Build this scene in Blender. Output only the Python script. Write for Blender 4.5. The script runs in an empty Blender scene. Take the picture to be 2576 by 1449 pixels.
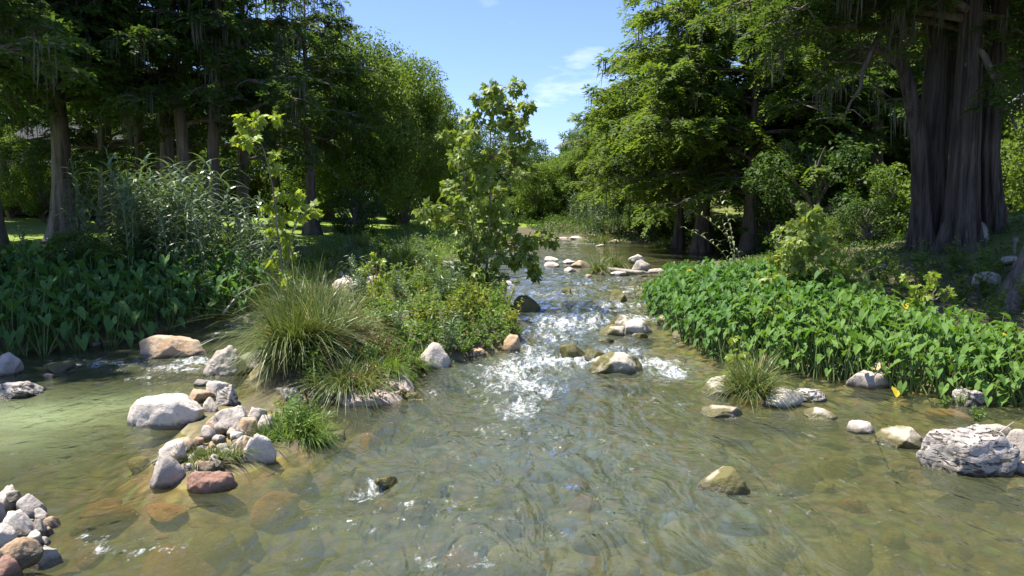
import bpy, bmesh, math, random
import numpy as np
from mathutils import Vector, Matrix

# ------------------------------------------------------------------ camera, sky, sun, exposure
SC = bpy.context.scene
COL = SC.collection
W_PX, H_PX, F_PX, HORIZON, CAM_H = 2576.0, 1449.0, 1840.0, 530.0, 3.4
PITCH = math.atan((H_PX / 2 - HORIZON) / F_PX)
cam_data = bpy.data.cameras.new('camera')
cam_data.sensor_width = 36.0
cam_data.lens = 36.0 * F_PX / W_PX
cam_data.clip_start = 0.1
cam_data.clip_end = 5000.0
cam = bpy.data.objects.new('camera', cam_data)
COL.objects.link(cam)
cam.location = (0, 0, CAM_H)
cam.rotation_euler = (math.pi / 2 - PITCH, 0, 0)
SC.camera = cam

SUN_AZ, SUN_EL = math.radians(-78), math.radians(66)      # azimuth from +Y, towards +X positive
world = bpy.data.worlds.new('World')
SC.world = world
world.use_nodes = True
wn, wl_ = world.node_tree.nodes, world.node_tree.links
wn.clear()
sky = wn.new('ShaderNodeTexSky')
sky.sky_type = 'NISHITA'
sky.sun_disc = False
sky.sun_elevation = SUN_EL
sky.sun_rotation = SUN_AZ
sky.altitude = 300
sky.air_density = 1.0
sky.dust_density = 0.6
sky.ozone_density = 2.2
# small scattered clouds low over the horizon, all the way round
tc = wn.new('ShaderNodeTexCoord')
mp = wn.new('ShaderNodeMapping'); mp.inputs['Scale'].default_value = (5.5, 5.5, 17.0); mp.inputs['Location'].default_value = (3.3, 1.2, 0.55)
nz = wn.new('ShaderNodeTexNoise'); nz.inputs['Scale'].default_value = 1.0; nz.inputs['Detail'].default_value = 6; nz.inputs['Roughness'].default_value = 0.55
rp = wn.new('ShaderNodeMapRange'); rp.inputs['From Min'].default_value = 0.63; rp.inputs['From Max'].default_value = 0.85
sx = wn.new('ShaderNodeSeparateXYZ')
lo = wn.new('ShaderNodeMapRange'); lo.inputs['From Min'].default_value = 0.34; lo.inputs['From Max'].default_value = 0.14
mu = wn.new('ShaderNodeMath'); mu.operation = 'MULTIPLY'
mu2 = wn.new('ShaderNodeMath'); mu2.operation = 'MULTIPLY'; mu2.inputs[1].default_value = 0.75
mxw = wn.new('ShaderNodeMix'); mxw.data_type = 'RGBA'; mxw.inputs['B'].default_value = (8.2, 8.4, 8.9, 1)
tint = wn.new('ShaderNodeMix'); tint.data_type = 'RGBA'; tint.blend_type = 'MULTIPLY'; tint.inputs['Factor'].default_value = 1.0
tint.inputs['B'].default_value = (0.79, 0.84, 1.13, 1)
bg = wn.new('ShaderNodeBackground'); bg.inputs['Strength'].default_value = 0.10
wo = wn.new('ShaderNodeOutputWorld')
wl_.new(tc.outputs['Generated'], mp.inputs['Vector']); wl_.new(mp.outputs[0], nz.inputs['Vector'])
wl_.new(nz.outputs['Fac'], rp.inputs['Value']); wl_.new(tc.outputs['Generated'], sx.inputs[0]); wl_.new(sx.outputs['Z'], lo.inputs['Value'])
wl_.new(rp.outputs[0], mu.inputs[0]); wl_.new(lo.outputs[0], mu.inputs[1]); wl_.new(mu.outputs[0], mu2.inputs[0])
wl_.new(sky.outputs[0], tint.inputs['A']); wl_.new(tint.outputs['Result'], mxw.inputs['A']); wl_.new(mu2.outputs[0], mxw.inputs['Factor'])
wl_.new(mxw.outputs['Result'], bg.inputs['Color']); wl_.new(bg.outputs[0], wo.inputs['Surface'])

sun_data = bpy.data.lights.new('sun', 'SUN')
sun_data.energy = 5.0
sun_data.angle = math.radians(0.53)
sun_data.color = (1.0, 0.95, 0.87)
sun = bpy.data.objects.new('sun', sun_data)
COL.objects.link(sun)
_sd = Vector((math.sin(SUN_AZ) * math.cos(SUN_EL), math.cos(SUN_AZ) * math.cos(SUN_EL), math.sin(SUN_EL)))
sun.rotation_euler = _sd.to_track_quat('Z', 'Y').to_euler()
sun.location = (0, 0, 60)

SC.view_settings.view_transform = 'Standard'
SC.view_settings.look = 'None'
SC.view_settings.exposure = 1.2
SC.view_settings.gamma = 1.0
SC.view_settings.use_curve_mapping = False
SC.cycles.use_denoising = True
SC.cycles.max_bounces = 8
SC.cycles.diffuse_bounces = 4
SC.cycles.glossy_bounces = 3
SC.cycles.transmission_bounces = 4
SC.cycles.transparent_max_bounces = 8
SC.cycles.caustics_reflective = False
SC.cycles.caustics_refractive = False

# ------------------------------------------------------------------ helpers
random.seed(7)
RNG = np.random.default_rng(11)
UP = np.array([0., 0., 1.])
CP, SP = math.cos(PITCH), math.sin(PITCH)

def water_level(Y):
    xs = [-100, 15.0, 17.0, 20.0, 24.0, 30.0, 45.0, 58.0, 66.0, 1000]
    zs = [0.0, 0.0, 0.10, 0.22, 0.40, 0.52, 0.60, 0.62, 0.74, 0.74]
    return np.interp(Y, xs, zs)

def ray(x, y):
    a, b = (x - W_PX / 2) / F_PX, (y - H_PX / 2) / F_PX
    return np.array([a, CP - b * SP, -SP - b * CP])

def P(x, y, z=None, dz=0.0):
    """pixel -> the point where its ray meets the water level (or the height z)."""
    d = ray(x, y)
    zz = 0.0 if z is None else z
    for _ in range(25):
        t = (zz - CAM_H) / d[2]
        if z is not None: break
        zz = float(water_level(d[1] * t)) + dz
    return np.array([d[0] * t, d[1] * t, zz])

def at(x, y, Y):
    """pixel -> the point on its ray at forward distance Y."""
    d = ray(x, y)
    t = Y / d[1]
    return np.array([d[0] * t, Y, CAM_H + d[2] * t])

def ppm(Y):
    return F_PX / Y      # pixels per metre at distance Y

def _hash(ix, iy, iz, seed):
    h = (ix * 374761393 + iy * 668265263 + iz * 2147483647 + seed * 974634777) & 0xFFFFFFFF
    h = ((h ^ (h >> 13)) * 1274126177) & 0xFFFFFFFF
    h = ((h ^ (h >> 16)) * 2246822519) & 0xFFFFFFFF
    return ((h ^ (h >> 15)) & 0xFFFFFF) / float(0xFFFFFF)

def noise3(p, seed=0):
    p = np.asarray(p, float)
    i = np.floor(p).astype(np.int64); f = p - i
    u = f * f * (3 - 2 * f)
    r = 0
    for dx in (0, 1):
        for dy in (0, 1):
            for dz in (0, 1):
                w = (u[:, 0] if dx else 1 - u[:, 0]) * (u[:, 1] if dy else 1 - u[:, 1]) * (u[:, 2] if dz else 1 - u[:, 2])
                r = r + w * _hash(i[:, 0] + dx, i[:, 1] + dy, i[:, 2] + dz, seed)
    return r * 2 - 1

def fbm(p, oct=4, seed=0, gain=0.5):
    a, s, r = 1.0, 1.0, 0
    for o in range(oct):
        r = r + a * noise3(np.asarray(p) * s, seed + o * 17)
        a *= gain; s *= 2.03
    return r

def unit(v):
    return v / np.maximum(np.linalg.norm(v, axis=-1, keepdims=True), 1e-9)

def sstep(a, b, v):
    t = np.clip((v - a) / (b - a), 0, 1); return t * t * (3 - 2 * t)

class MB:
    """collects geometry; build() links it as ONE mesh object."""
    def __init__(s): s.V, s.F, s.n = [], [], 0
    def add(s, V, F, var=0.5, mat=0):
        V = np.asarray(V, float).reshape(-1, 3); F = np.asarray(F, np.int64)
        if len(F) == 0: return s
        s.F.append((F + s.n, np.broadcast_to(np.asarray(var, float), (len(F),)), mat)); s.V.append(V); s.n += len(V)
        return s
    def mesh(s, name, mats, smooth=True, attrs=None):
        me = bpy.data.meshes.new(name)
        V = np.concatenate(s.V) if s.V else np.zeros((0, 3))
        me.vertices.add(len(V)); me.vertices.foreach_set('co', V.ravel())
        loops = np.concatenate([f.ravel() for f, _, _ in s.F]); tot = np.concatenate([np.full(len(f), f.shape[1]) for f, _, _ in s.F])
        me.loops.add(len(loops)); me.loops.foreach_set('vertex_index', loops)
        me.polygons.add(len(tot)); me.polygons.foreach_set('loop_start', np.concatenate([[0], np.cumsum(tot)[:-1]])); me.polygons.foreach_set('loop_total', tot)
        me.polygons.foreach_set('material_index', np.concatenate([np.full(len(f), m) for f, _, m in s.F]))
        me.polygons.foreach_set('use_smooth', np.full(len(tot), smooth))
        for m in (mats if isinstance(mats, (list, tuple)) else [mats]): me.materials.append(m)
        a = me.attributes.new('var', 'FLOAT', 'FACE'); a.data.foreach_set('value', np.concatenate([v for _, v, _ in s.F]))
        for k, v in (attrs or {}).items():
            a = me.attributes.new(k, 'FLOAT', 'POINT'); a.data.foreach_set('value', np.asarray(v, float))
        me.update(calc_edges=True); me.validate()
        return me
    def build(s, name, mats, parent=None, smooth=True, attrs=None):
        return link(name, s.mesh(name, mats, smooth, attrs), parent)

def link(name, data, parent=None):
    o = bpy.data.objects.new(name, data); COL.objects.link(o)
    if parent is not None: o.parent = parent
    return o

def tag(o, label, cat, group=None, kind=None):
    o['label'] = label; o['category'] = cat
    if group: o['group'] = group
    if kind: o['kind'] = kind
    return o

def thing(name, label, cat, loc=(0, 0, 0), rotz=0.0, group=None, scale=1.0):
    o = link(name, None); o.location = [float(v) for v in loc]; o.rotation_euler = (0, 0, rotz); o.scale = (scale,) * 3
    o.empty_display_size = 0.2
    return tag(o, label, cat, group)

def dup(root, loc, rotz, label=None, group=None, scale=None, tilt=(0, 0)):
    r = root.copy(); COL.objects.link(r); r.location = [float(v) for v in loc]; r.rotation_euler = (tilt[0], tilt[1], rotz)
    if scale is not None: r.scale = (scale,) * 3 if np.isscalar(scale) else scale
    if label: r['label'] = label
    if group: r['group'] = group
    elif 'group' in r.keys() and label: del r['group']
    for ch in root.children:
        c = ch.copy(); COL.objects.link(c); c.parent = r
        for g in ch.children:
            d = g.copy(); COL.objects.link(d); d.parent = c
    return r

def tube(pts, radii, sides=6, flute=None, cap=True):
    pts = np.asarray(pts, float); n = len(pts); radii = np.broadcast_to(np.asarray(radii, float), (n,))
    T = unit(np.gradient(pts, axis=0))
    ref = np.array([1., 0, 0]) if abs(T[0, 0]) < 0.8 else np.array([0, 1., 0])
    N = unit(ref - (T @ ref)[:, None] * T); B = np.cross(T, N)
    th = np.arange(sides) / sides * 2 * np.pi
    R = radii[:, None] * (np.ones((n, sides)) if flute is None else flute(pts, th))
    V = pts[:, None, :] + R[..., None] * (np.cos(th)[None, :, None] * N[:, None, :] + np.sin(th)[None, :, None] * B[:, None, :])
    i, j = np.meshgrid(np.arange(n - 1), np.arange(sides), indexing='ij')
    j2 = (j + 1) % sides
    F = np.stack([i * sides + j, i * sides + j2, (i + 1) * sides + j2, (i + 1) * sides + j], -1).reshape(-1, 4)
    return V.reshape(-1, 3), F

def box(mb, c, s, rz=0.0, mat=0, var=0.5):
    c = np.asarray(c, float); s = np.asarray(s, float) / 2
    v = np.array([[x, y, z] for z in (-1, 1) for y in (-1, 1) for x in (-1, 1)]) * s
    ca, sa = math.cos(rz), math.sin(rz)
    v = np.stack([v[:, 0] * ca - v[:, 1] * sa, v[:, 0] * sa + v[:, 1] * ca, v[:, 2]], 1) + c
    mb.add(v, [[0, 2, 3, 1], [4, 5, 7, 6], [0, 1, 5, 4], [2, 6, 7, 3], [0, 4, 6, 2], [1, 3, 7, 5]], var, mat)

def diamonds(C, D, Nn, L, Wd, fold=0.0):
    """leaf-shaped quads: base, two flanks, tip."""
    C, D = np.asarray(C), unit(np.asarray(D)); S = unit(np.cross(D, Nn)); Nf = np.cross(S, D)
    L = np.broadcast_to(L, (len(C),))[:, None]; Wd = np.broadcast_to(Wd, (len(C),))[:, None]
    mid = C + D * L * 0.45 + Nf * L * fold
    V = np.stack([C, mid + S * Wd / 2, C + D * L, mid - S * Wd / 2], 1).reshape(-1, 3)
    F = np.arange(len(C) * 4).reshape(-1, 4)
    return V, F

def strips(base, out, L, arch, width, seg=4, rise=1.0, rng=RNG):
    """arching grass blades. base (n,3), out (n,3) horizontal dirs."""
    n = len(base); s = np.linspace(0, 1, seg + 1)[None, :, None]
    L = L[:, None, None]; arch = arch[:, None, None]
    pos = base[:, None, :] + out[:, None, :] * L * (arch * 0.9) * (s ** 1.4) + UP * L * rise * (s * (1.02 - 0.22 * arch) - (0.38 + 0.42 * arch) * arch * s ** 2.4)
    side = np.stack([-out[:, 1], out[:, 0], np.zeros(n)], 1)
    tw = rng.uniform(-1.2, 1.2, n)[:, None]
    side = unit(side * np.cos(tw) + out * np.sin(tw))[:, None, :]
    w = (width[:, None, None] / 2) * (1 - s ** 2) + 0.0008
    V = np.stack([pos - side * w, pos + side * w], 2).reshape(-1, 3)
    k = (np.arange(n)[:, None] * (seg + 1) + np.arange(seg)[None, :]) * 2
    F = np.stack([k, k + 1, k + 3, k + 2], -1).reshape(-1, 4)
    return V, F, seg

def in_poly(px, py, poly):
    ins = np.zeros(px.shape, bool); n = len(poly)
    for i in range(n):
        x1, y1 = poly[i]; x2, y2 = poly[(i + 1) % n]
        c = ((y1 > py) != (y2 > py)) & (px < (x2 - x1) * (py - y1) / (y2 - y1 + 1e-12) + x1)
        ins ^= c
    return ins

def poly_dist(px, py, poly):
    d = np.full(px.shape, 1e9); n = len(poly)
    for i in range(n):
        a = np.array(poly[i]); b = np.array(poly[(i + 1) % n]); ab = b - a
        t = np.clip(((px - a[0]) * ab[0] + (py - a[1]) * ab[1]) / (ab @ ab + 1e-12), 0, 1)
        d = np.minimum(d, np.hypot(px - a[0] - t * ab[0], py - a[1] - t * ab[1]))
    return d

# ------------------------------------------------------------------ materials
def new_mat(name):
    m = bpy.data.materials.new(name); m.use_nodes = True
    m.node_tree.nodes.clear()
    return m, m.node_tree.nodes, m.node_tree.links

def N(nodes, typ, **kw):
    n = nodes.new(typ)
    for k, v in kw.items():
        if k in n.inputs: n.inputs[k].default_value = v
        else: setattr(n, k, v)
    return n

def mixc(nodes, links, a, b, fac, blend='MIX'):
    n = nodes.new('ShaderNodeMix'); n.data_type = 'RGBA'; n.blend_type = blend
    for sock, v in (('A', a), ('B', b), ('Factor', fac)):
        if isinstance(v, bpy.types.NodeSocket): links.new(v, n.inputs[sock])
        elif sock == 'Factor': n.inputs[sock].default_value = v
        else: n.inputs[sock].default_value = (*v, 1)
    return n.outputs['Result']

def mrange(nodes, links, v, a, b, c=0.0, d=1.0, smooth=False):
    n = nodes.new('ShaderNodeMapRange')
    if smooth: n.interpolation_type = 'SMOOTHSTEP'
    links.new(v, n.inputs['Value'])
    for k, x in zip(('From Min', 'From Max', 'To Min', 'To Max'), (a, b, c, d)): n.inputs[k].default_value = x
    return n.outputs[0]

def mathn(nodes, links, op, a, b):
    n = nodes.new('ShaderNodeMath'); n.operation = op
    for i, v in enumerate((a, b)):
        if isinstance(v, bpy.types.NodeSocket): links.new(v, n.inputs[i])
        else: n.inputs[i].default_value = v
    return n.outputs[0]

def leaf_mat(name, c1, c2, c3=None, trans=0.4, rough=0.5, spec=0.35, tcol=(1.25, 1.2, 0.55)):
    m, nd, lk = new_mat(name)
    at_ = N(nd, 'ShaderNodeAttribute', attribute_name='var'); oi = N(nd, 'ShaderNodeObjectInfo')
    v = mathn(nd, lk, 'ADD', mathn(nd, lk, 'MULTIPLY', at_.outputs['Fac'], 0.72), mathn(nd, lk, 'MULTIPLY', oi.outputs['Random'], 0.28))
    col = mixc(nd, lk, c1, c2, v)
    if c3 is not None: col = mixc(nd, lk, col, c3, mrange(nd, lk, at_.outputs['Fac'], 0.93, 0.97))
    bs = N(nd, 'ShaderNodeBsdfPrincipled', Roughness=rough); bs.inputs['Specular IOR Level'].default_value = spec
    tr = N(nd, 'ShaderNodeBsdfTranslucent'); mx = N(nd, 'ShaderNodeMixShader', Fac=trans)
    tcn = mixc(nd, lk, col, tcol, 1.0, 'MULTIPLY')
    out = N(nd, 'ShaderNodeOutputMaterial')
    lk.new(col, bs.inputs['Base Color']); lk.new(tcn, tr.inputs['Color'])
    lk.new(bs.outputs[0], mx.inputs[1]); lk.new(tr.outputs[0], mx.inputs[2]); lk.new(mx.outputs[0], out.inputs['Surface'])
    return m

def bark_mat(name, c1, c2, scale=6.0, stretch=0.12, bump=0.6):
    m, nd, lk = new_mat(name)
    tcn = N(nd, 'ShaderNodeTexCoord'); mpn = N(nd, 'ShaderNodeMapping'); mpn.inputs['Scale'].default_value = (1, 1, stretch)
    n1 = N(nd, 'ShaderNodeTexNoise', Scale=scale, Detail=8.0, Roughness=0.65, Distortion=0.4)
    n2 = N(nd, 'ShaderNodeTexNoise', Scale=0.6, Detail=3.0)
    lk.new(tcn.outputs['Object'], mpn.inputs['Vector']); lk.new(mpn.outputs[0], n1.inputs['Vector']); lk.new(tcn.outputs['Object'], n2.inputs['Vector'])
    f = mrange(nd, lk, n1.outputs['Fac'], 0.34, 0.66)
    col = mixc(nd, lk, c1, c2, f)
    col = mixc(nd, lk, col, tuple(x * 0.6 for x in c1), mrange(nd, lk, n2.outputs['Fac'], 0.5, 0.75, 0, 0.7))
    b = N(nd, 'ShaderNodeBump', Strength=bump, Distance=0.06); lk.new(n1.outputs['Fac'], b.inputs['Height'])
    bs = N(nd, 'ShaderNodeBsdfPrincipled', Roughness=0.9); bs.inputs['Specular IOR Level'].default_value = 0.2
    out = N(nd, 'ShaderNodeOutputMaterial')
    lk.new(col, bs.inputs['Base Color']); lk.new(b.outputs[0], bs.inputs['Normal']); lk.new(bs.outputs[0], out.inputs['Surface'])
    return m

def rock_mat(name, c1, c2, stain, wet=0.10, algae=None, alg_amt=0.5, pits=0.0):
    """limestone: blotchy colour, dark damp skirt at the waterline (local z = 0), optional algae."""
    m, nd, lk = new_mat(name)
    tcn = N(nd, 'ShaderNodeTexCoord'); oi = N(nd, 'ShaderNodeObjectInfo'); geo = N(nd, 'ShaderNodeNewGeometry')
    off = N(nd, 'ShaderNodeVectorMath', operation='ADD'); lk.new(tcn.outputs['Object'], off.inputs[0]); lk.new(oi.outputs['Location'], off.inputs[1])
    n1 = N(nd, 'ShaderNodeTexNoise', Scale=3.2, Detail=7.0, Roughness=0.62); n2 = N(nd, 'ShaderNodeTexNoise', Scale=14.0, Detail=6.0, Roughness=0.7); n3 = N(nd, 'ShaderNodeTexNoise', Scale=1.7, Detail=3.0)
    for n in (n1, n2, n3): lk.new(off.outputs[0], n.inputs['Vector'])
    col = mixc(nd, lk, c1, c2, mrange(nd, lk, n1.outputs['Fac'], 0.38, 0.62))
    col = mixc(nd, lk, col, stain, mrange(nd, lk, n2.outputs['Fac'], 0.54, 0.70, 0, 0.6))
    col = mixc(nd, lk, col, mixc(nd, lk, col, (0.80, 0.76, 0.72), 1.0, 'MULTIPLY'), oi.outputs['Random'])
    sz = N(nd, 'ShaderNodeSeparateXYZ'); lk.new(tcn.outputs['Object'], sz.inputs[0])
    zz = mathn(nd, lk, 'ADD', sz.outputs['Z'], mathn(nd, lk, 'MULTIPLY', mathn(nd, lk, 'SUBTRACT', n1.outputs['Fac'], 0.5), 0.35))
    if algae is not None:
        am = mathn(nd, lk, 'MULTIPLY', mrange(nd, lk, n3.outputs['Fac'], 0.62 - 0.3 * alg_amt, 0.68 - 0.3 * alg_amt), 0.92)
        col = mixc(nd, lk, col, algae, am)
    wetm = mrange(nd, lk, zz, max(wet, .01), max(wet, .01) * 0.35, 0.0, 1.0 if wet > 0 else 0.0)
    wcol = algae if algae is not None else (0.10, 0.085, 0.05)
    col = mixc(nd, lk, col, mixc(nd, lk, wcol, (0.055, 0.048, 0.03), mrange(nd, lk, n1.outputs['Fac'], 0.4, 0.6)), mathn(nd, lk, 'MULTIPLY', wetm, 0.9))
    bs = N(nd, 'ShaderNodeBsdfPrincipled'); lk.new(mrange(nd, lk, wetm, 0, 1, 0.85, 0.25), bs.inputs['Roughness'])
    bs.inputs['Specular IOR Level'].default_value = 0.35
    b = N(nd, 'ShaderNodeBump', Strength=0.8, Distance=0.045); h = n2.outputs['Fac']
    if pits > 0:
        vo = N(nd, 'ShaderNodeTexNoise', Scale=9.0, Detail=2.0, Distortion=1.6)
        mpn = N(nd, 'ShaderNodeMapping'); mpn.inputs['Scale'].default_value = (0.6, 0.6, 1.8); lk.new(off.outputs[0], mpn.inputs[0]); lk.new(mpn.outputs[0], vo.inputs['Vector'])
        pit = mrange(nd, lk, vo.outputs['Fac'], 0.36, 0.46)
        h = mathn(nd, lk, 'ADD', h, mathn(nd, lk, 'MULTIPLY', pit, 3.0 * pits)); b.inputs['Distance'].default_value = 0.04; b.inputs['Strength'].default_value = 0.9
        col = mixc(nd, lk, mixc(nd, lk, col, (0.30, 0.27, 0.23), 1.0, 'MULTIPLY'), col, pit)
    lk.new(h, b.inputs['Height']); lk.new(b.outputs[0], bs.inputs['Normal']); lk.new(col, bs.inputs['Base Color'])
    out = N(nd, 'ShaderNodeOutputMaterial'); lk.new(bs.outputs[0], out.inputs['Surface'])
    return m

def plain_mat(name, c, rough=0.8, spec=0.3, var=0.15, scale=8.0):
    m, nd, lk = new_mat(name)
    tcn = N(nd, 'ShaderNodeTexCoord'); n1 = N(nd, 'ShaderNodeTexNoise', Scale=scale, Detail=5.0); lk.new(tcn.outputs['Object'], n1.inputs['Vector'])
    col = mixc(nd, lk, tuple(x * (1 - var) for x in c), tuple(min(1, x * (1 + var)) for x in c), n1.outputs['Fac'])
    bs = N(nd, 'ShaderNodeBsdfPrincipled', Roughness=rough); bs.inputs['Specular IOR Level'].default_value = spec
    out = N(nd, 'ShaderNodeOutputMaterial'); lk.new(col, bs.inputs['Base Color']); lk.new(bs.outputs[0], out.inputs['Surface'])
    return m

ALG = (0.105, 0.095, 0.02)
M = dict(
    cyp=leaf_mat('cypress_needles', (0.038, 0.08, 0.02), (0.105, 0.17, 0.033), trans=0.5, rough=0.6, spec=0.25),
    cyp2=leaf_mat('cypress_needles_sunlit', (0.085, 0.145, 0.026), (0.21, 0.29, 0.05), trans=0.55, rough=0.6, spec=0.25),  # lighter copy of the needles: sun on the crowns put into the colour
    broad=leaf_mat('broad_leaves', (0.035, 0.078, 0.018), (0.10, 0.17, 0.03), trans=0.42, rough=0.55, spec=.25),
    broad2=leaf_mat('broad_leaves_light', (0.08, 0.145, 0.025), (0.19, 0.27, 0.042), trans=0.48, rough=0.55, spec=.25),  # lighter copy, also standing in for sunlit crowns and bushes
    syc=leaf_mat('sycamore_leaves', (0.135, 0.205, 0.035), (0.29, 0.36, 0.065), trans=0.5, rough=0.42),
    sycy=leaf_mat('sycamore_leaves_yellow_lit', (0.20, 0.29, 0.032), (0.34, 0.42, 0.055), trans=0.5, rough=0.42),  # yellower copy: glow of backlit leaves is partly put into the colour
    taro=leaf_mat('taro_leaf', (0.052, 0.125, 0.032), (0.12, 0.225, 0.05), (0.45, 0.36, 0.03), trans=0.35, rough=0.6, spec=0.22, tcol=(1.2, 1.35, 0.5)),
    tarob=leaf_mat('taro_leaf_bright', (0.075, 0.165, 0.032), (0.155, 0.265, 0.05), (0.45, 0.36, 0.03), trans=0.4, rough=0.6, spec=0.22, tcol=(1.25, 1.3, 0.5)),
    sycb=leaf_mat('sycamore_leaves_pale', (0.15, 0.22, 0.035), (0.30, 0.37, 0.08), trans=0.5, rough=0.45),
    canep=leaf_mat('pale_cane_leaf', (0.22, 0.28, 0.13), (0.38, 0.42, 0.24), trans=0.35, rough=0.45),
    stalk=leaf_mat('green_stalk', (0.09, 0.15, 0.04), (0.16, 0.21, 0.06), trans=0.15),
    cane=leaf_mat('cane_leaf', (0.06, 0.115, 0.05), (0.16, 0.225, 0.11), trans=0.3, rough=0.4, spec=0.5),
    canes=leaf_mat('cane_stalk', (0.17, 0.19, 0.08), (0.27, 0.28, 0.13), trans=0.05),
    sedge=leaf_mat('sedge_blade', (0.06, 0.105, 0.022), (0.19, 0.23, 0.065), (0.38, 0.30, 0.15), trans=0.3, rough=0.42, spec=0.45),
    seed=leaf_mat('rust_seed_head', (0.13, 0.055, 0.018), (0.24, 0.12, 0.04), trans=0.2),
    grass=leaf_mat('grass_blade', (0.085, 0.16, 0.024), (0.20, 0.28, 0.05), trans=0.42),
    weed=leaf_mat('weed_leaf', (0.085, 0.165, 0.028), (0.19, 0.29, 0.05), trans=0.42),
    weedy=leaf_mat('weed_leaf_yellow', (0.15, 0.20, 0.022), (0.30, 0.30, 0.03), trans=0.45),
    moss=leaf_mat('spanish_moss', (0.075, 0.085, 0.055), (0.15, 0.155, 0.11), trans=0.25, rough=0.8, spec=0.1, tcol=(1.0, 1.0, 0.85)),
    bark=bark_mat('cypress_bark', (0.065, 0.053, 0.04), (0.23, 0.19, 0.15)),
    barkd=bark_mat('fibrous_shaded_bark', (0.026, 0.022, 0.018), (0.13, 0.108, 0.088), scale=11, stretch=0.05, bump=0.9),  # darker copy of the bark: shade on the giant trunks put into the colour
    bark2=bark_mat('grey_bark', (0.07, 0.06, 0.047), (0.19, 0.17, 0.14), scale=5, stretch=0.3, bump=0.4),
    twig=bark_mat('young_bark', (0.13, 0.10, 0.065), (0.27, 0.23, 0.16), scale=8, stretch=0.3, bump=0.3),
    drift=bark_mat('driftwood', (0.24, 0.21, 0.17), (0.46, 0.42, 0.35), scale=6, stretch=0.2, bump=0.4),
    white=rock_mat('white_limestone', (0.66, 0.595, 0.50), (0.50, 0.44, 0.36), (0.27, 0.225, 0.165)),
    grey=rock_mat('grey_limestone', (0.52, 0.465, 0.395), (0.34, 0.30, 0.25), (0.17, 0.145, 0.11)),
    pit=rock_mat('pitted_limestone', (0.50, 0.455, 0.40), (0.36, 0.325, 0.28), (0.19, 0.17, 0.14), pits=1.0),
    tan=rock_mat('tan_limestone', (0.50, 0.385, 0.26), (0.40, 0.27, 0.155), (0.25, 0.15, 0.075)),
    slab=rock_mat('pinkish_limestone', (0.52, 0.43, 0.355), (0.43, 0.35, 0.29), (0.26, 0.20, 0.15), wet=.04),
    red=rock_mat('reddish_stone', (0.36, 0.22, 0.155), (0.27, 0.14, 0.09), (0.42, 0.33, 0.27)),
    alg=rock_mat('algae_limestone', (0.58, 0.52, 0.41), (0.45, 0.39, 0.29), (0.25, 0.20, 0.10), wet=0.16, algae=ALG, alg_amt=0.45),
    wet=rock_mat('wet_mossy_stone', (0.20, 0.165, 0.075), (0.11, 0.10, 0.035), (0.06, 0.055, 0.025), wet=0.2, algae=(0.10, 0.095, 0.02), alg_amt=0.6),
    sub=rock_mat('submerged_stone', (0.46, 0.39, 0.12), (0.32, 0.27, 0.07), (0.15, 0.13, 0.035), wet=-5),
    subo=rock_mat('submerged_orange_stone', (0.52, 0.27, 0.09), (0.40, 0.20, 0.06), (0.22, 0.12, 0.035), wet=-5),
)

# ------------------------------------------------------------------ terrain: one ground sheet with the river bed in it
def pxl(pts): return [tuple(P(x, y)[:2]) for x, y in pts]
RIVER = ([(22, -16), (17, 2), (12.5, 9)] +
         pxl([(2576, 1012), (2440, 1000), (2200, 962), (2040, 940), (1800, 900), (1720, 848), (1652, 770), (1640, 715), (1672, 690), (1760, 672), (1880, 655), (1960, 642), (1930, 634),
              (1820, 624), (1740, 618), (1680, 616), (1640, 612), (1560, 607), (1480, 604), (1420, 602), (1370, 604), (1300, 614), (1255, 628), (1200, 648), (1130, 664), (1050, 676), (960, 684), (900, 694), (800, 712), (715, 742),
              (660, 772), (570, 786), (480, 812), (400, 838), (330, 852), (230, 865), (90, 882), (0, 895)]) +
         [(-16, 14.5), (-20, 8), (-23, -16)])
ISLAND = pxl([(640, 1000), (720, 1016), (870, 1012), (960, 1008), (1040, 1000), (1035, 960), (1050, 920), (1140, 905), (1200, 893), (1280, 880), (1312, 850), (1300, 800), (1275, 760), (1262, 735), (1235, 712), (1150, 712), (1060, 718), (960, 728), (850, 745), (760, 768), (700, 800), (668, 850), (660, 900), (630, 950)])
CAIRN = pxl([(390, 1215), (470, 1236), (590, 1200), (700, 1150), (790, 1120), (800, 1070), (740, 1030), (660, 1010), (600, 1000), (520, 1010), (480, 1060), (440, 1120)])

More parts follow.
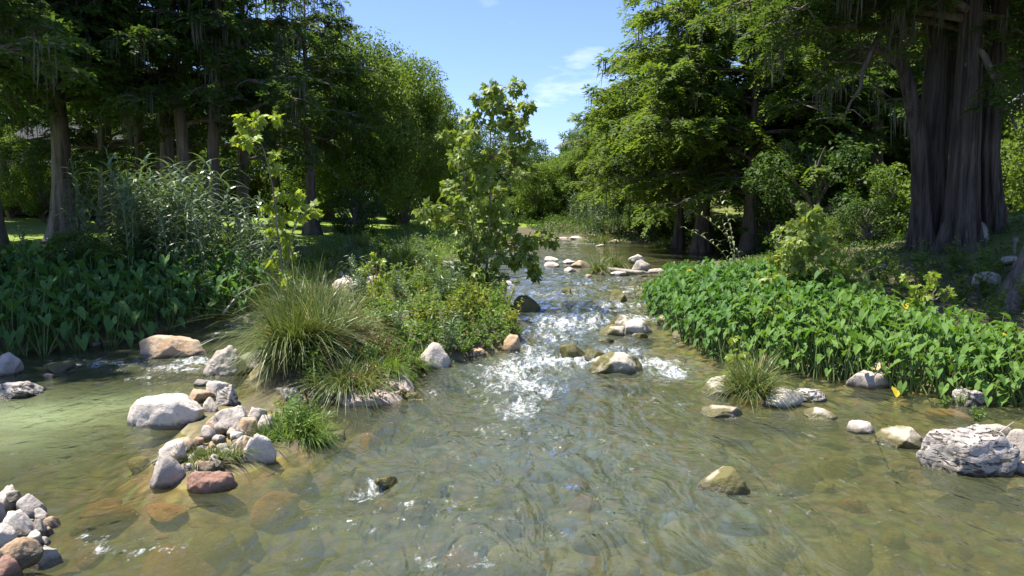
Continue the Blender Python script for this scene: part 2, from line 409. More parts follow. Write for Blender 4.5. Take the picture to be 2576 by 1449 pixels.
def terrain(X, Y):
    shp = X.shape; x, y = X.ravel(), Y.ravel()
    wl = water_level(y)
    p3 = np.stack([x, y, np.zeros_like(x)], 1)
    ins = in_poly(x, y, RIVER); d = poly_dist(x, y, RIVER)
    wob = fbm(p3 * 0.7, 3, 5) * 0.35
    dd = np.maximum(d + wob * np.clip(d, 0, 1), 0)
    bed = wl - np.minimum(0.10 + 0.20 * d, 0.52 - 0.16 * np.clip((y - 18) / 10, 0, 1)) + 0.10 * fbm(p3 * 0.9, 4, 9) * np.clip(d, 0, 1)
    bank = 0.32 * np.clip(dd / 0.7, 0, 1) + 0.35 * np.clip((dd - 0.6) / 3.5, 0, 1)
    centre = np.interp(y, [-16, 10, 20, 30, 50, 70, 100, 200], [0, 0, 0.5, 1.0, 2.5, 3.5, 4.0, 6.0])
    right = x > centre
    dr = np.maximum(dd - 3.5, 0)
    hr = 0.16 * dr + 0.12 * np.clip(dr - 5, 0, 50) + 0.15 * np.clip(dr - 16, 0, 40)
    hr = np.minimum(hr, 17 + 0.02 * dr) * (1 - sstep(70, 90, y) * (1 - sstep(0, 30, x)))
    hl = 0.055 * np.clip(dd - 3.5, 0, 45) + 0.02 * np.clip(dd - 48, 0, 200)
    far = np.clip((y - 82) / 70, 0, 1.6)
    hill_r = far * 8.0 * sstep(-4, 34, x)
    land = wl + bank + np.where(right, np.maximum(hr * np.clip((y - 12) / 12, 0.25, 1), hill_r), np.maximum(hl, far * 2.0)) + 0.10 * fbm(p3 * 0.35, 3, 3) * np.clip(dd / 3, 0, 1)
    h = np.where(ins, bed, land)
    # island and cairn bar
    for poly, top, sl in ((ISLAND, 0.42, 0.55), (CAIRN, 0.07, 0.35)):
        ii = in_poly(x, y, poly); di = poly_dist(x, y, poly)
        hi = wl + np.where(ii, np.minimum(0.05 + sl * di, top), -sl * 1.4 * di - 0.02) + 0.06 * fbm(p3 * 2.2, 3, 21)
        h = np.where(ins & (ii | (di < 1.2)), np.maximum(h, hi), h)
    return h.reshape(shp)

def ground_z(x, y):
    return float(terrain(np.array([[float(x)]]), np.array([[float(y)]]))[0, 0])

def zs(X, Y): return terrain(np.asarray(X, float)[None, :], np.asarray(Y, float)[None, :])[0]

def grid_mesh(nu, nv, y0, y1, k, ax, bx_):
    u = np.linspace(-1, 1, nu); t = np.linspace(0, 1, nv)
    yy = y0 + (y1 - y0) * (np.exp(k * t) - 1) / (math.exp(k) - 1)
    X = u[None, :] * (np.maximum(yy, 0)[:, None] * ax + bx_); Y = np.repeat(yy[:, None], nu, 1)
    i, j = np.meshgrid(np.arange(nv - 1), np.arange(nu - 1), indexing='ij')
    F = np.stack([i * nu + j, i * nu + j + 1, (i + 1) * nu + j + 1, (i + 1) * nu + j], -1).reshape(-1, 4)
    return X, Y, F

def ground_material():
    m, nd, lk = new_mat('ground')
    tcn = N(nd, 'ShaderNodeTexCoord')
    n1 = N(nd, 'ShaderNodeTexNoise', Scale=1.3, Detail=8.0, Roughness=0.65); n2 = N(nd, 'ShaderNodeTexNoise', Scale=9.0, Detail=6.0, Roughness=0.7); n3 = N(nd, 'ShaderNodeTexNoise', Scale=0.22, Detail=4.0)
    vo = N(nd, 'ShaderNodeTexVoronoi', Scale=5.0)
    for n in (n1, n2, n3, vo): lk.new(tcn.outputs['Object'], n.inputs['Vector'])
    lawn = N(nd, 'ShaderNodeAttribute', attribute_name='lawn').outputs['Fac']; bed = N(nd, 'ShaderNodeAttribute', attribute_name='bed').outputs['Fac']; milk = N(nd, 'ShaderNodeAttribute', attribute_name='rust').outputs['Fac']
    soil = mixc(nd, lk, (0.075, 0.058, 0.036), (0.16, 0.125, 0.08), n1.outputs['Fac'])
    soil = mixc(nd, lk, soil, (0.07, 0.09, 0.025), mrange(nd, lk, n2.outputs['Fac'], 0.45, 0.6, 0, 0.7))
    grs = mixc(nd, lk, (0.11, 0.185, 0.022), (0.20, 0.27, 0.038), mrange(nd, lk, n2.outputs['Fac'], 0.3, 0.7))
    grs = mixc(nd, lk, grs, (0.17, 0.185, 0.045), mrange(nd, lk, n3.outputs['Fac'], 0.5, 0.7, 0, 0.6))
    peb = mixc(nd, lk, (0.17, 0.145, 0.04), (0.36, 0.295, 0.10), mrange(nd, lk, n1.outputs['Fac'], 0.35, 0.65))
    peb = mixc(nd, lk, peb, vo.outputs['Color'], 0.12)
    peb = mixc(nd, lk, peb, (0.06, 0.06, 0.02), mrange(nd, lk, vo.outputs['Distance'], 0.35, 0.75, 0, 0.7))
    peb = mixc(nd, lk, peb, (0.30, 0.155, 0.05), mathn(nd, lk, 'MULTIPLY', milk, mrange(nd, lk, n1.outputs['Fac'], 0.4, 0.6)))
    col = mixc(nd, lk, mixc(nd, lk, soil, grs, lawn), peb, bed)
    b = N(nd, 'ShaderNodeBump', Strength=0.7, Distance=0.05); lk.new(n2.outputs['Fac'], b.inputs['Height'])
    bs = N(nd, 'ShaderNodeBsdfPrincipled', Roughness=0.9); bs.inputs['Specular IOR Level'].default_value = 0.2
    out = N(nd, 'ShaderNodeOutputMaterial'); lk.new(col, bs.inputs['Base Color']); lk.new(b.outputs[0], bs.inputs['Normal']); lk.new(bs.outputs[0], out.inputs['Surface'])
    return m

def px_blob(X, Y, blobs):
    """sum of soft world-space patches laid on the water at pixel centres."""
    r = np.zeros_like(X)
    for x, y, rx, ry, s in blobs:
        c = P(x, y); rX = rx / ppm(c[1]); rY = max(abs(P(x, y - ry)[1] - c[1]), abs(P(x, y + ry)[1] - c[1])) * 0.8
        r = np.maximum(r, s * np.exp(-(((X - c[0]) / rX) ** 2 + ((Y - c[1]) / rY) ** 2)))
    return r

def build_ground():
    X, Y, F = grid_mesh(330, 340, -14, 900, 5.6, 1.15, 26)
    Z = terrain(X, Y)
    ins = in_poly(X.ravel(), Y.ravel(), RIVER).reshape(X.shape)
    d = poly_dist(X.ravel(), Y.ravel(), RIVER).reshape(X.shape)
    wl = water_level(Y)
    bed = sstep(0.10, -0.02, Z - wl)
    centre = np.interp(Y, [-16, 10, 20, 30, 50, 70, 100, 200], [0, 0, 0.5, 1.0, 2.5, 3.5, 4.0, 6.0])
    lawn = np.where(X < centre, sstep(7, 10, d), 0.55 * sstep(7, 12, d)) * (~ins)
    rust = px_blob(X, Y, [(230, 1260, 180, 90, 1.0), (420, 1180, 160, 70, 0.6), (640, 1220, 100, 50, 0.8), (300, 1340, 260, 60, 0.7), (260, 960, 80, 25, 0.6), (180, 1150, 140, 60, 0.5)])
    o = MB().add(np.stack([X, Y, Z], -1), F).build('ground', ground_material(), attrs=dict(lawn=lawn.ravel(), bed=bed.ravel(), rust=np.clip(rust, 0, 1).ravel()))
    o['kind'] = 'structure'

# ------------------------------------------------------------------ water
FOAM = [(1430, 812, 95, 26, 0.95), (1500, 800, 60, 16, 0.8), (1390, 845, 80, 20, 0.7), (1350, 880, 70, 26, 0.75), (1400, 905, 120, 26, 1.0), (1300, 930, 110, 34, 0.9), (1320, 975, 90, 40, 0.85), (1300, 1030, 70, 35, 0.75), (1215, 965, 70, 40, 0.6),
        (1250, 1085, 110, 30, 0.4), (1560, 882, 60, 14, 0.8), (1650, 915, 70, 16, 0.95), (1690, 932, 50, 16, 0.9), (1330, 770, 45, 9, 1.0), (1560, 765, 70, 9, 0.75), (1620, 800, 60, 10, 0.85), (1540, 780, 40, 9, 0.7), (1660, 740, 60, 6, 0.7), (1480, 715, 60, 5, 0.55), (1280, 722, 40, 5, 0.8), (1600, 700, 60, 4, 0.6),
        (1570, 607, 60, 3, 0.9), (1470, 612, 60, 3, 0.7), (1660, 611, 45, 2.5, 0.9), (1430, 622, 50, 3, 0.5), (1390, 700, 60, 4, 0.4), (1580, 735, 40, 5, 0.7),
        (500, 908, 70, 12, 0.95), (430, 925, 90, 14, 0.85), (300, 920, 120, 18, 0.7), (200, 905, 80, 10, 0.6), (370, 950, 70, 10, 0.6), (620, 815, 60, 14, 0.7), (560, 840, 60, 12, 0.45), (620, 800, 40, 8, 0.6),
        (950, 1222, 50, 18, 0.95), (920, 1250, 60, 20, 0.6), (1000, 1275, 60, 14, 0.65), (1150, 1265, 90, 9, 0.5), (1190, 1150, 110, 12, 0.42), (1090, 1420, 40, 22, 0.7), (1180, 1420, 60, 14, 0.5), (330, 1390, 100, 18, 0.65), (240, 1360, 80, 14, 0.55), (1160, 1380, 90, 12, 0.45),
        (1090, 990, 60, 14, 0.5), (1730, 1190, 50, 12, 0.4), (1900, 1230, 90, 14, 0.45), (2000, 1280, 80, 10, 0.35), (1650, 1010, 120, 22, 0.35), (1800, 905, 60, 10, 0.4), (2230, 1118, 40, 7, 0.5), (2080, 1050, 40, 7, 0.4), (1150, 1290, 330, 110, 0.27), (1320, 1110, 230, 70, 0.3), (1480, 760, 130, 60, 0.3), (1430, 690, 150, 30, 0.25), (1650, 1000, 150, 50, 0.24), (1000, 1400, 400, 60, 0.24), (1400, 740, 100, 12, 0.65), (1500, 772, 90, 14, 0.75), (1350, 702, 70, 6, 0.6), (1470, 728, 80, 8, 0.6), (1600, 722, 60, 6, 0.7), (1440, 658, 70, 4, 0.45), (1540, 705, 70, 5, 0.6), (1330, 735, 50, 7, 0.6)]

def water_material():
    m, nd, lk = new_mat('river_water')
    tcn = N(nd, 'ShaderNodeTexCoord')
    foam = N(nd, 'ShaderNodeAttribute', attribute_name='foam').outputs['Fac']; murk = N(nd, 'ShaderNodeAttribute', attribute_name='murk').outputs['Fac']
    milk = N(nd, 'ShaderNodeAttribute', attribute_name='milk').outputs['Fac']; rough_a = N(nd, 'ShaderNodeAttribute', attribute_name='chop').outputs['Fac']
    def ns(scale, sc, det, dist=0.0, loc=(0, 0, 0), rot=0.0, rg=0.55):
        mpn = N(nd, 'ShaderNodeMapping'); mpn.inputs['Scale'].default_value = sc; mpn.inputs['Location'].default_value = loc; mpn.inputs['Rotation'].default_value = (0, 0, rot)
        n = N(nd, 'ShaderNodeTexNoise', Scale=scale, Detail=det, Distortion=dist, Roughness=rg); lk.new(tcn.outputs['Object'], mpn.inputs[0]); lk.new(mpn.outputs[0], n.inputs['Vector']); return n.outputs['Fac']
    w1 = ns(1.1, (1.5, 0.8, 1), 3, 1.0, rot=0.3); w2 = ns(3.6, (1.0, 1.15, 1), 3, 0.6, rot=-0.3, rg=0.45); w3 = ns(17.0, (0.7, 1.2, 1), 3, 0.4)
    h = mathn(nd, lk, 'ADD', mathn(nd, lk, 'MULTIPLY', w1, 1.1), mathn(nd, lk, 'ADD', mathn(nd, lk, 'MULTIPLY', w2, 0.22), mathn(nd, lk, 'MULTIPLY', w3, 0.045)))
    b = N(nd, 'ShaderNodeBump', Distance=0.24); lk.new(h, b.inputs['Height']); lk.new(mrange(nd, lk, rough_a, 0, 1, 0.45, 1.0), b.inputs['Strength'])
    fr = N(nd, 'ShaderNodeFresnel', IOR=1.33); lk.new(b.outputs[0], fr.inputs['Normal'])
    gl = N(nd, 'ShaderNodeBsdfGlossy', Roughness=0.06); gl.inputs['Color'].default_value = (0.95, 0.97, 1, 1); lk.new(b.outputs[0], gl.inputs['Normal'])
    tcol = mixc(nd, lk, (0.95, 0.93, 0.80), (0.60, 0.62, 0.40), murk)
    tr = N(nd, 'ShaderNodeBsdfTransparent'); lk.new(tcol, tr.inputs['Color'])
    dcol = mixc(nd, lk, (0.076, 0.084, 0.042), (0.095, 0.12, 0.10), mrange(nd, lk, rough_a, 0.2, 0.9))
    dcol = mixc(nd, lk, dcol, (0.20, 0.24, 0.115), milk)
    df = N(nd, 'ShaderNodeBsdfDiffuse'); lk.new(dcol, df.inputs['Color']); lk.new(b.outputs[0], df.inputs['Normal'])
    mb_ = N(nd, 'ShaderNodeMixShader'); lk.new(mathn(nd, lk, 'MAXIMUM', mrange(nd, lk, murk, 0, 1, 0.08, 0.86), mathn(nd, lk, 'MULTIPLY', milk, 0.95)), mb_.inputs[0]); lk.new(tr.outputs[0], mb_.inputs[1]); lk.new(df.outputs[0], mb_.inputs[2])
    ms = N(nd, 'ShaderNodeMixShader'); lk.new(fr.outputs[0], ms.inputs[0]); lk.new(mb_.outputs[0], ms.inputs[1]); lk.new(gl.outputs[0], ms.inputs[2])
    # foam: streaky, lacy white water
    f1 = ns(2.6, (1.5, 0.75, 1), 9, 1.3, rg=0.68); f2 = ns(9.0, (1.2, 0.8, 1), 7, 0.8, (3, 1, 0), rg=0.7)
    f3 = ns(30.0, (1.1, 0.8, 1), 4, 0.5, (1, 7, 0), rg=0.7)
    fn = mathn(nd, lk, 'ADD', mathn(nd, lk, 'ADD', mathn(nd, lk, 'MULTIPLY', f1, 0.46), mathn(nd, lk, 'MULTIPLY', f2, 0.34)), mathn(nd, lk, 'MULTIPLY', f3, 0.20))
    thr = mrange(nd, lk, foam, 0, 1, 0.60, 0.42)
    fm = mrange(nd, lk, mathn(nd, lk, 'SUBTRACT', fn, thr), -0.01, 0.14, smooth=True)
    fd = N(nd, 'ShaderNodeBsdfDiffuse'); fd.inputs['Color'].default_value = (0.52, 0.54, 0.53, 1); lk.new(b.outputs[0], fd.inputs['Normal'])
    mf = N(nd, 'ShaderNodeMixShader'); lk.new(mathn(nd, lk, 'MULTIPLY', fm, 0.85), mf.inputs[0]); lk.new(ms.outputs[0], mf.inputs[1]); lk.new(fd.outputs[0], mf.inputs[2])
    out = N(nd, 'ShaderNodeOutputMaterial'); lk.new(mf.outputs[0], out.inputs['Surface'])
    return m

def build_water():
    X, Y, F = grid_mesh(430, 500, -12, 92, 2.6, 0.62, 9)
    p3 = np.stack([X.ravel(), Y.ravel(), np.zeros(X.size)], 1)
    foam = px_blob(X, Y, [(x, y, rx * 1.25, ry * 1.3, f) for x, y, rx, ry, f in FOAM])
    chop = np.clip(px_blob(X, Y, [(x, y, rx * 1.7, ry * 1.9, 0.75 * s) for x, y, rx, ry, s in FOAM[:24]]) + 0.30 * sstep(19, 24, Y) * sstep(60, 36, Y) * (X < 5.5), 0, 1)
    chop = np.maximum(chop, px_blob(X, Y, [(1350, 1150, 500, 150, 0.6), (1250, 1350, 500, 130, 0.65), (1700, 1280, 350, 140, 0.6)]))
    calm = px_blob(X, Y, [(150, 1050, 260, 70, 1.0), (1760, 640, 180, 14, 1.0), (2250, 1150, 300, 80, 0.5), (300, 1180, 250, 70, 0.6)])
    chop = np.clip(chop * (1 - 0.8 * calm) + 0.16, 0, 1)
    n1 = fbm(p3 * [1.1, 1.5, 1], 3, 31).reshape(X.shape); n2 = fbm(p3 * [3.2, 3.8, 1], 3, 41).reshape(X.shape)
    ridg = 1 - np.abs(n2)
    Z = water_level(Y) + chop * (0.035 * n1 + 0.03 * n2 + 0.03 * (ridg - 0.6)) + foam * 0.10 * (n2 * 0.8 + n1 * 0.5)
    depth = np.clip(water_level(Y) - terrain(X, Y), 0, 2)
    murk = 1 - np.exp(-depth * 1.7)
    milk = np.clip(px_blob(X, Y, [(60, 1050, 360, 75, 1.0), (260, 1020, 260, 50, 0.85), (0, 1110, 260, 60, 0.8)]), 0, 1)
    # drop cells that lie under dry land well away from the edge
    keep = (terrain(X, Y) < Z + 0.45).ravel()
    F = F[keep[F].any(1)]
    o = MB().add(np.stack([X, Y, Z], -1), F).build('river', water_material(), attrs=dict(foam=np.clip(foam, 0, 1).ravel(), murk=murk.ravel(), milk=milk.ravel(), chop=chop.ravel()))
    o['kind'] = 'structure'
build_ground()
build_water()

# ------------------------------------------------------------------ trees
def spray_blades(C, D, L, nb, bl, bw, rng, droop=0.3):
    n = len(C); D = unit(D)
    side = unit(np.cross(D, UP) + rng.normal(0, .18, (n, 3))); nr = np.cross(side, D)
    t = ((np.arange(nb) + 0.6) / nb)[None, :, None]; sg = np.where(np.arange(nb) % 2 == 0, 1., -1.)[None, :, None]
    pos = C[:, None, :] + D[:, None, :] * L[:, None, None] * t - UP * (droop * L[:, None, None] * t ** 2)
    bd = D[:, None, :] * 0.62 + side[:, None, :] * sg * 0.78 + rng.normal(0, .22, (n, nb, 3)) - UP * 0.22
    nn = nr[:, None, :] + rng.normal(0, .35, (n, nb, 3))
    ln = bl * (1.15 - 0.6 * t[..., 0]) * rng.uniform(.75, 1.25, (n, nb))
    V, F = diamonds(pos.reshape(-1, 3), bd.reshape(-1, 3), nn.reshape(-1, 3), ln.ravel(), bw * rng.uniform(.8, 1.2, n * nb))
    var = np.clip(rng.uniform(0, 1, n)[:, None] * 0.6 + rng.uniform(0, .4, (n, nb)), 0, 1).ravel()
    return V, F, var

def moss_strands(C, rng, L0=0.35, L1=1.5, k=11):
    n = len(C) * k
    c = np.repeat(C, k, 0) + rng.normal(0, .16, (n, 3)); D = np.tile([0, 0, -1.], (n, 1)) + rng.normal(0, .06, (n, 3))
    return diamonds(c, D, rng.normal(0, 1, (n, 3)), rng.uniform(L0, L1, n), rng.uniform(.025, .07, n))

def limb_path(start, az, L, el, droop, rng, n=7):
    s = np.linspace(0, 1, n)[:, None]
    h = np.array([math.cos(az), math.sin(az), 0]); sd = np.array([-h[1], h[0], 0])
    w = rng.normal(0, .05, (n, 1)) * L * s
    return start + h * L * s + sd * w + UP * (L * (math.tan(el) * s - droop * s ** 2))

def flute_fn(rng, k=7, base=0.0, amt=0.16, flare=0.9, fh=1.1):
    ph = rng.uniform(0, 6.28, 4)
    def f(pts, th):
        z = pts[:, 2] - base
        e = np.exp(-np.maximum(z, 0) / fh)[:, None]; g = np.exp(-np.maximum(z, 0) / 7.0)[:, None]
        w = np.sin(k * th + ph[0]) * 0.55 + np.sin((k + 4) * th + ph[1]) * 0.3 + np.sin(3 * th + ph[2]) * 0.35
        return 1 + flare * e + amt * w[None, :] * (0.35 + g * 0.65 + 1.6 * e)
    return f

def foliage_from_limbs(limbs, rng, wood, leafd, mossd, dens=1.0, bl=0.36, bw=0.12, moss=0.0, nb=14, droop=0.3):
    Cs, Ds, Ls, Ms = [], [], [], []
    for pts, L in limbs:
        nt = max(3, int(L * 2.3 * dens))
        for q in range(nt):
            s = rng.uniform(.22, 1.0); f = s * (len(pts) - 1); i = min(int(f), len(pts) - 2); p = pts[i] + (pts[i + 1] - pts[i]) * (f - i)
            tdir = unit((pts[i + 1] - pts[i])[None])[0]; az = math.atan2(tdir[1], tdir[0]) + rng.choice([-1, 1]) * rng.uniform(.4, 1.4)
            l2 = L * rng.uniform(.16, .34) * (1.15 - .5 * s) + .35
            tw = limb_path(p, az, l2, rng.uniform(-.05, .45), rng.uniform(.25, .55), rng, 4)
            V, F = tube(tw, np.linspace(.035, .012, 4), 3); wood.add(V, F)
            ns = max(2, int(l2 * 3.1 * dens))
            ss = rng.uniform(.15, 1.05, ns); ff = np.clip(ss * 3, 0, 2.999); ii = ff.astype(int)
            c = tw[ii] + (tw[ii + 1] - tw[ii]) * (ff - ii)[:, None]
            a2 = az + rng.normal(0, .9, ns)
            Cs.append(c + rng.normal(0, .10, (ns, 3))); Ds.append(np.stack([np.cos(a2), np.sin(a2), rng.uniform(-.55, .35, ns)], 1)); Ls.append(rng.uniform(.45, .95, ns))
            if moss and rng.uniform() < moss: Ms.append(tw[rng.integers(1, 4)])
    C, D, Ln = np.concatenate(Cs), np.concatenate(Ds), np.concatenate(Ls)
    leafd.add(*spray_blades(C, D, Ln, nb, bl, bw, rng, droop))
    if Ms:
        V, F = moss_strands(np.array(Ms), rng); mossd.add(V, F, rng.uniform(0, 1, len(F)))

def cypress(name, seed, H, R, r0, base=0.3, nl=34, moss=0.15, lean=(0, 0), mat='cyp', twin=False, dens=1.0, top=0.45, droop=.35):
    rng = np.random.default_rng(seed)
    root = thing(name, name.replace('_', ' ') + ' tree', 'tree')
    wood, lf, ms = MB(), MB(), MB()
    stems = [(np.zeros(3), np.array([lean[0], lean[1]]), 1.0)]
    if twin: stems = [(np.array([-.45, 0, 0]), np.array([-.05, .02]), 1.0), (np.array([.5, .1, 0]), np.array([.09, 0]), 0.93)]
    limbs = []
    for org, ln, hs in stems:
        Hh = H * hs; t = np.concatenate([[0, .012, .03, .055], np.linspace(.1, 1, 12)])
        wob = np.stack([np.sin(t * 5 + seed), np.cos(t * 4.2 + seed * 2), t * 0], 1) * .012 * Hh * t[:, None]
        pts = org + np.stack([ln[0] * Hh * t, ln[1] * Hh * t, Hh * t - .25], 1) + wob
        rad = r0 * (1 - t) ** .8 + .03
        V, F = tube(pts, rad, 18, flute_fn(rng)); wood.add(V, F)
        n = nl if not twin else nl // 2 + 4
        for i in range(n):
            u = base + (1 - base) * ((i + rng.uniform(.1, .9)) / n) ** .92
            prof = (np.interp(u, [base, base + .12, top + .1, .8, .92, 1.0], [.80, 1.0, 1.0, .88, .66, .34]))
            L = R * prof * rng.uniform(.62, 1.12); f = np.interp(u, t, np.arange(len(t))); k = min(int(f), len(t) - 2)
            p = pts[k] + (pts[k + 1] - pts[k]) * (f - k)
            el = rng.uniform(.05, .5) + .9 * max(0, u - .6); path = limb_path(p, i * 2.4 + rng.uniform(-.5, .5), L, el, rng.uniform(.18, .42), rng)
            rr = np.interp(u, t, rad); V, F = tube(path, np.linspace(min(.15, rr * .55) * (.5 + L / R * .5), .02, len(path)), 6); wood.add(V, F)
            limbs.append((path, L))
    foliage_from_limbs(limbs, rng, wood, lf, ms, moss=moss, dens=dens, droop=droop)
    wood.build('trunk', M['bark'], root); c = lf.build('crown', M[mat], root, smooth=False)
    if moss: ms.build('hanging_moss', M['moss'], root, smooth=False)['kind'] = 'stuff'
    return root

def broadleaf(name, seed, H, R, r0, mat='broad', n_leaf=17000, ls=0.26, base=0.18, lobes=26):
    rng = np.random.default_rng(seed)
    root = thing(name, name.replace('_', ' ') + ' tree', 'tree')
    wood, lf = MB(), MB()
    t = np.linspace(0, 1, 9); pts = np.stack([np.sin(t * 3 + seed) * .03 * H * t, np.cos(t * 2.5 + seed) * .03 * H * t, H * .88 * t - .2], 1)
    V, F = tube(pts, r0 * (1 - t) ** .7 * (1 + .6 * np.exp(-t * 18)) + .03, 9); wood.add(V, F)
    C, Rr = [], []
    for i in range(lobes):
        u = base + (1 - base) * (i + rng.uniform(0, 1)) / lobes
        pr = math.sqrt(max(.05, 1 - ((u - .5) / .56) ** 2)); a = i * 2.4 + rng.uniform(-.5, .5)
        rr = R * pr * rng.uniform(.35, .9); c = np.array([math.cos(a) * rr, math.sin(a) * rr, H * u * .95]); C.append(c); Rr.append(R * rng.uniform(.24, .42))
        s = pts[min(8, int(max(0.08, u - .22) * 8))]; q = np.linspace(0, 1, 5)[:, None]
        V, F = tube(s + (c - s) * q + UP * (np.sin(q * 3.1) * .05 * H), np.linspace(.09, .02, 5), 5); wood.add(V, F)
    C, Rr = np.array(C), np.array(Rr); k = rng.integers(0, lobes, n_leaf)
    dirs = unit(rng.normal(0, 1, (n_leaf, 3))); rad = Rr[k] * rng.uniform(0.25, 1, n_leaf) ** .45
    pos = C[k] + dirs * rad[:, None] * [1, 1, .72]
    clump = fbm(pos * 1.1, 2, seed)
    keep = clump > -.28; pos, dirs, k = pos[keep], dirs[keep], k[keep]; n = len(pos)
    nn = unit(dirs * .6 + UP * .6 + rng.normal(0, .6, (n, 3))); d = unit(np.cross(nn, rng.normal(0, 1, (n, 3))) - UP * .25)
    V, F = diamonds(pos, d, nn, ls * rng.uniform(.7, 1.3, n), ls * .6 * rng.uniform(.7, 1.2, n))
    lf.add(V, F, np.clip(rng.uniform(0, 1, lobes)[k] * .55 + rng.uniform(0, .45, n), 0, 1))
    wood.build('trunk', M['bark2'], root); lf.build('crown', M[mat], root, smooth=False)
    return root

# prototypes (each is moved to its own first place)
CY = [cypress('cypress_tree', 1, 17, 6.8, .44, .40, 46, .25, dens=1.25),
      cypress('cypress_tree', 2, 16.5, 6.2, .40, .38, 42, .30, lean=(.03, 0), dens=1.25),
      cypress('cypress_tree', 3, 15.5, 6.4, .40, .36, 48, .28, twin=True, dens=1.2),
      cypress('cypress_tree', 4, 16, 6.2, .34, .22, 58, .12, mat='cyp2', top=.45, dens=1.25, droop=.7),
      cypress('cypress_tree', 5, 13, 4.2, .21, .24, 30, .15, lean=(-.06, .02))]
RC = broadleaf('cypress_tree', 16, 16, 6.3, .34, 'cyp2', 52000, .30, .20, 84)
BL = [broadleaf('broadleaf_tree', 11, 11, 4.4, .25),
      broadleaf('broadleaf_tree', 12, 9, 4.0, .2, 'broad2'),
      broadleaf('broadleaf_tree', 13, 13, 4.6, .3, 'broad')]
SH = [broadleaf('shrub', 14, 3.4, 1.9, .08, 'broad', 9000, .15, .04, 22),
      broadleaf('shrub', 15, 3.0, 2.2, .07, 'broad2', 9000, .15, .04, 22)]
for s_ in SH: s_['category'] = 'shrub'
USED = set()
def plant(proto, px, Y, label, group=None, scale=1.0, rot=None, dz=0.0, lean=(0, 0), X=None):
    x = at(px, 600, Y)[0] if X is None else X
    loc = (x, Y, ground_z(x, Y) + dz); r = random.uniform(0, 6.28) if rot is None else rot
    if proto.name in USED: return dup(proto, loc, r, label, group, scale, lean)
    USED.add(proto.name); proto.location = loc; proto.rotation_euler = (lean[0], lean[1], r); proto.scale = (scale,) * 3 if np.isscalar(scale) else scale
    proto['label'] = label
    if group: proto['group'] = group
    return proto

# left bank
plant(CY[1], -20, 31, 'thick dark cypress trunk standing alone at the lawn edge beside the taro bed', scale=(.78, .78, 1.12))
plant(CY[0], 165, 35, 'mossy cypress rising behind the tall cane clump, flared pale base', scale=1.0, rot=1.0)
plant(CY[4], 262, 46, 'slender cypress leaning in front of the two-storey house', scale=1.15, rot=3.0)
plant(CY[4], 300, 50, 'straight slender cypress before the two-storey house with upright dark stem', scale=1.2, rot=.4)
plant(CY[4], 372, 47, 'slender cypress leaning away from the house porch', scale=1.15, rot=1.9, lean=(0, -.10))
plant(CY[0], 428, 37, 'tall straight cypress with sunlit pale patch high on its trunk', scale=(.82, .82, 1.05), rot=2.2)
plant(CY[2], 505, 35, 'twin-stemmed cypress beside the cane clump', scale=(.82, .82, 1.08), rot=.3)
plant(CY[4], 612, 43, 'thin dark cypress standing on the sunny lawn', scale=1.3, rot=5.0, lean=(0, .02))
plant(CY[1], 785, 50, 'moss-draped cypress with flared base at the far edge of the lawn', scale=(.85, .85, .98), rot=2.0)
plant(RC, 905, 57, 'rounded cypress crown behind the round dark bush on the bank', scale=(.80, .80, .93), rot=4.1)
plant(RC, 1018, 66, 'cypress with root-flared base by the bleached driftwood roots', scale=(.74, .74, .93), rot=2.9)
plant(RC, 1075, 80, 'cypress rising behind the young sycamore, sunlit shoulder of the left tree line', scale=(.68, .68, .86), rot=1.1)
plant(RC, 1140, 95, 'last and lowest cypress of the tree line above the lawn bank', scale=(.55, .55, .74), rot=.7)
for px, Y, k, s in ((830, 75, 3, .95), (700, 60, 1, .95), (-160, 44, 0, 1.0), (-120, 70, 3, 1.0), (200, 84, 3, 1.05), (960, 88, 0, .8)):
    plant(CY[k], px, Y, 'cypress in the second row beyond the lawn, half hidden by nearer trunks', 'second row of cypresses beyond the lawn', s)
for px, Y, k, s in ((20, 84, 1, 1.4), (130, 76, 1, 1.3), (400, 80, 1, 1.5), (480, 92, 2, 1.3), (620, 84, 1, 1.5), (720, 78, 1, 1.4), (800, 98, 2, 1.2), (900, 108, 0, 1.2), (1010, 112, 1, 1.2), (-80, 82, 1, 1.3), (300, 96, 2, 1.4), (1120, 118, 2, 1.1), (540, 72, 1, 1.0), (220, 88, 1, 1.5), (350, 72, 1, .9), (780, 70, 1, .8)):
    plant(BL[k], px, Y, 'leafy broadleaf tree deep behind the cypresses and the lawn', 'broadleaf trees behind the lawn', s)
for x, y, k, s in ((-18.0, 20.0, 0, .9),):
    plant(CY[k], 0, y, 'cypress standing over the shaded taro beyond the lone dark trunk', None, s, X=x)
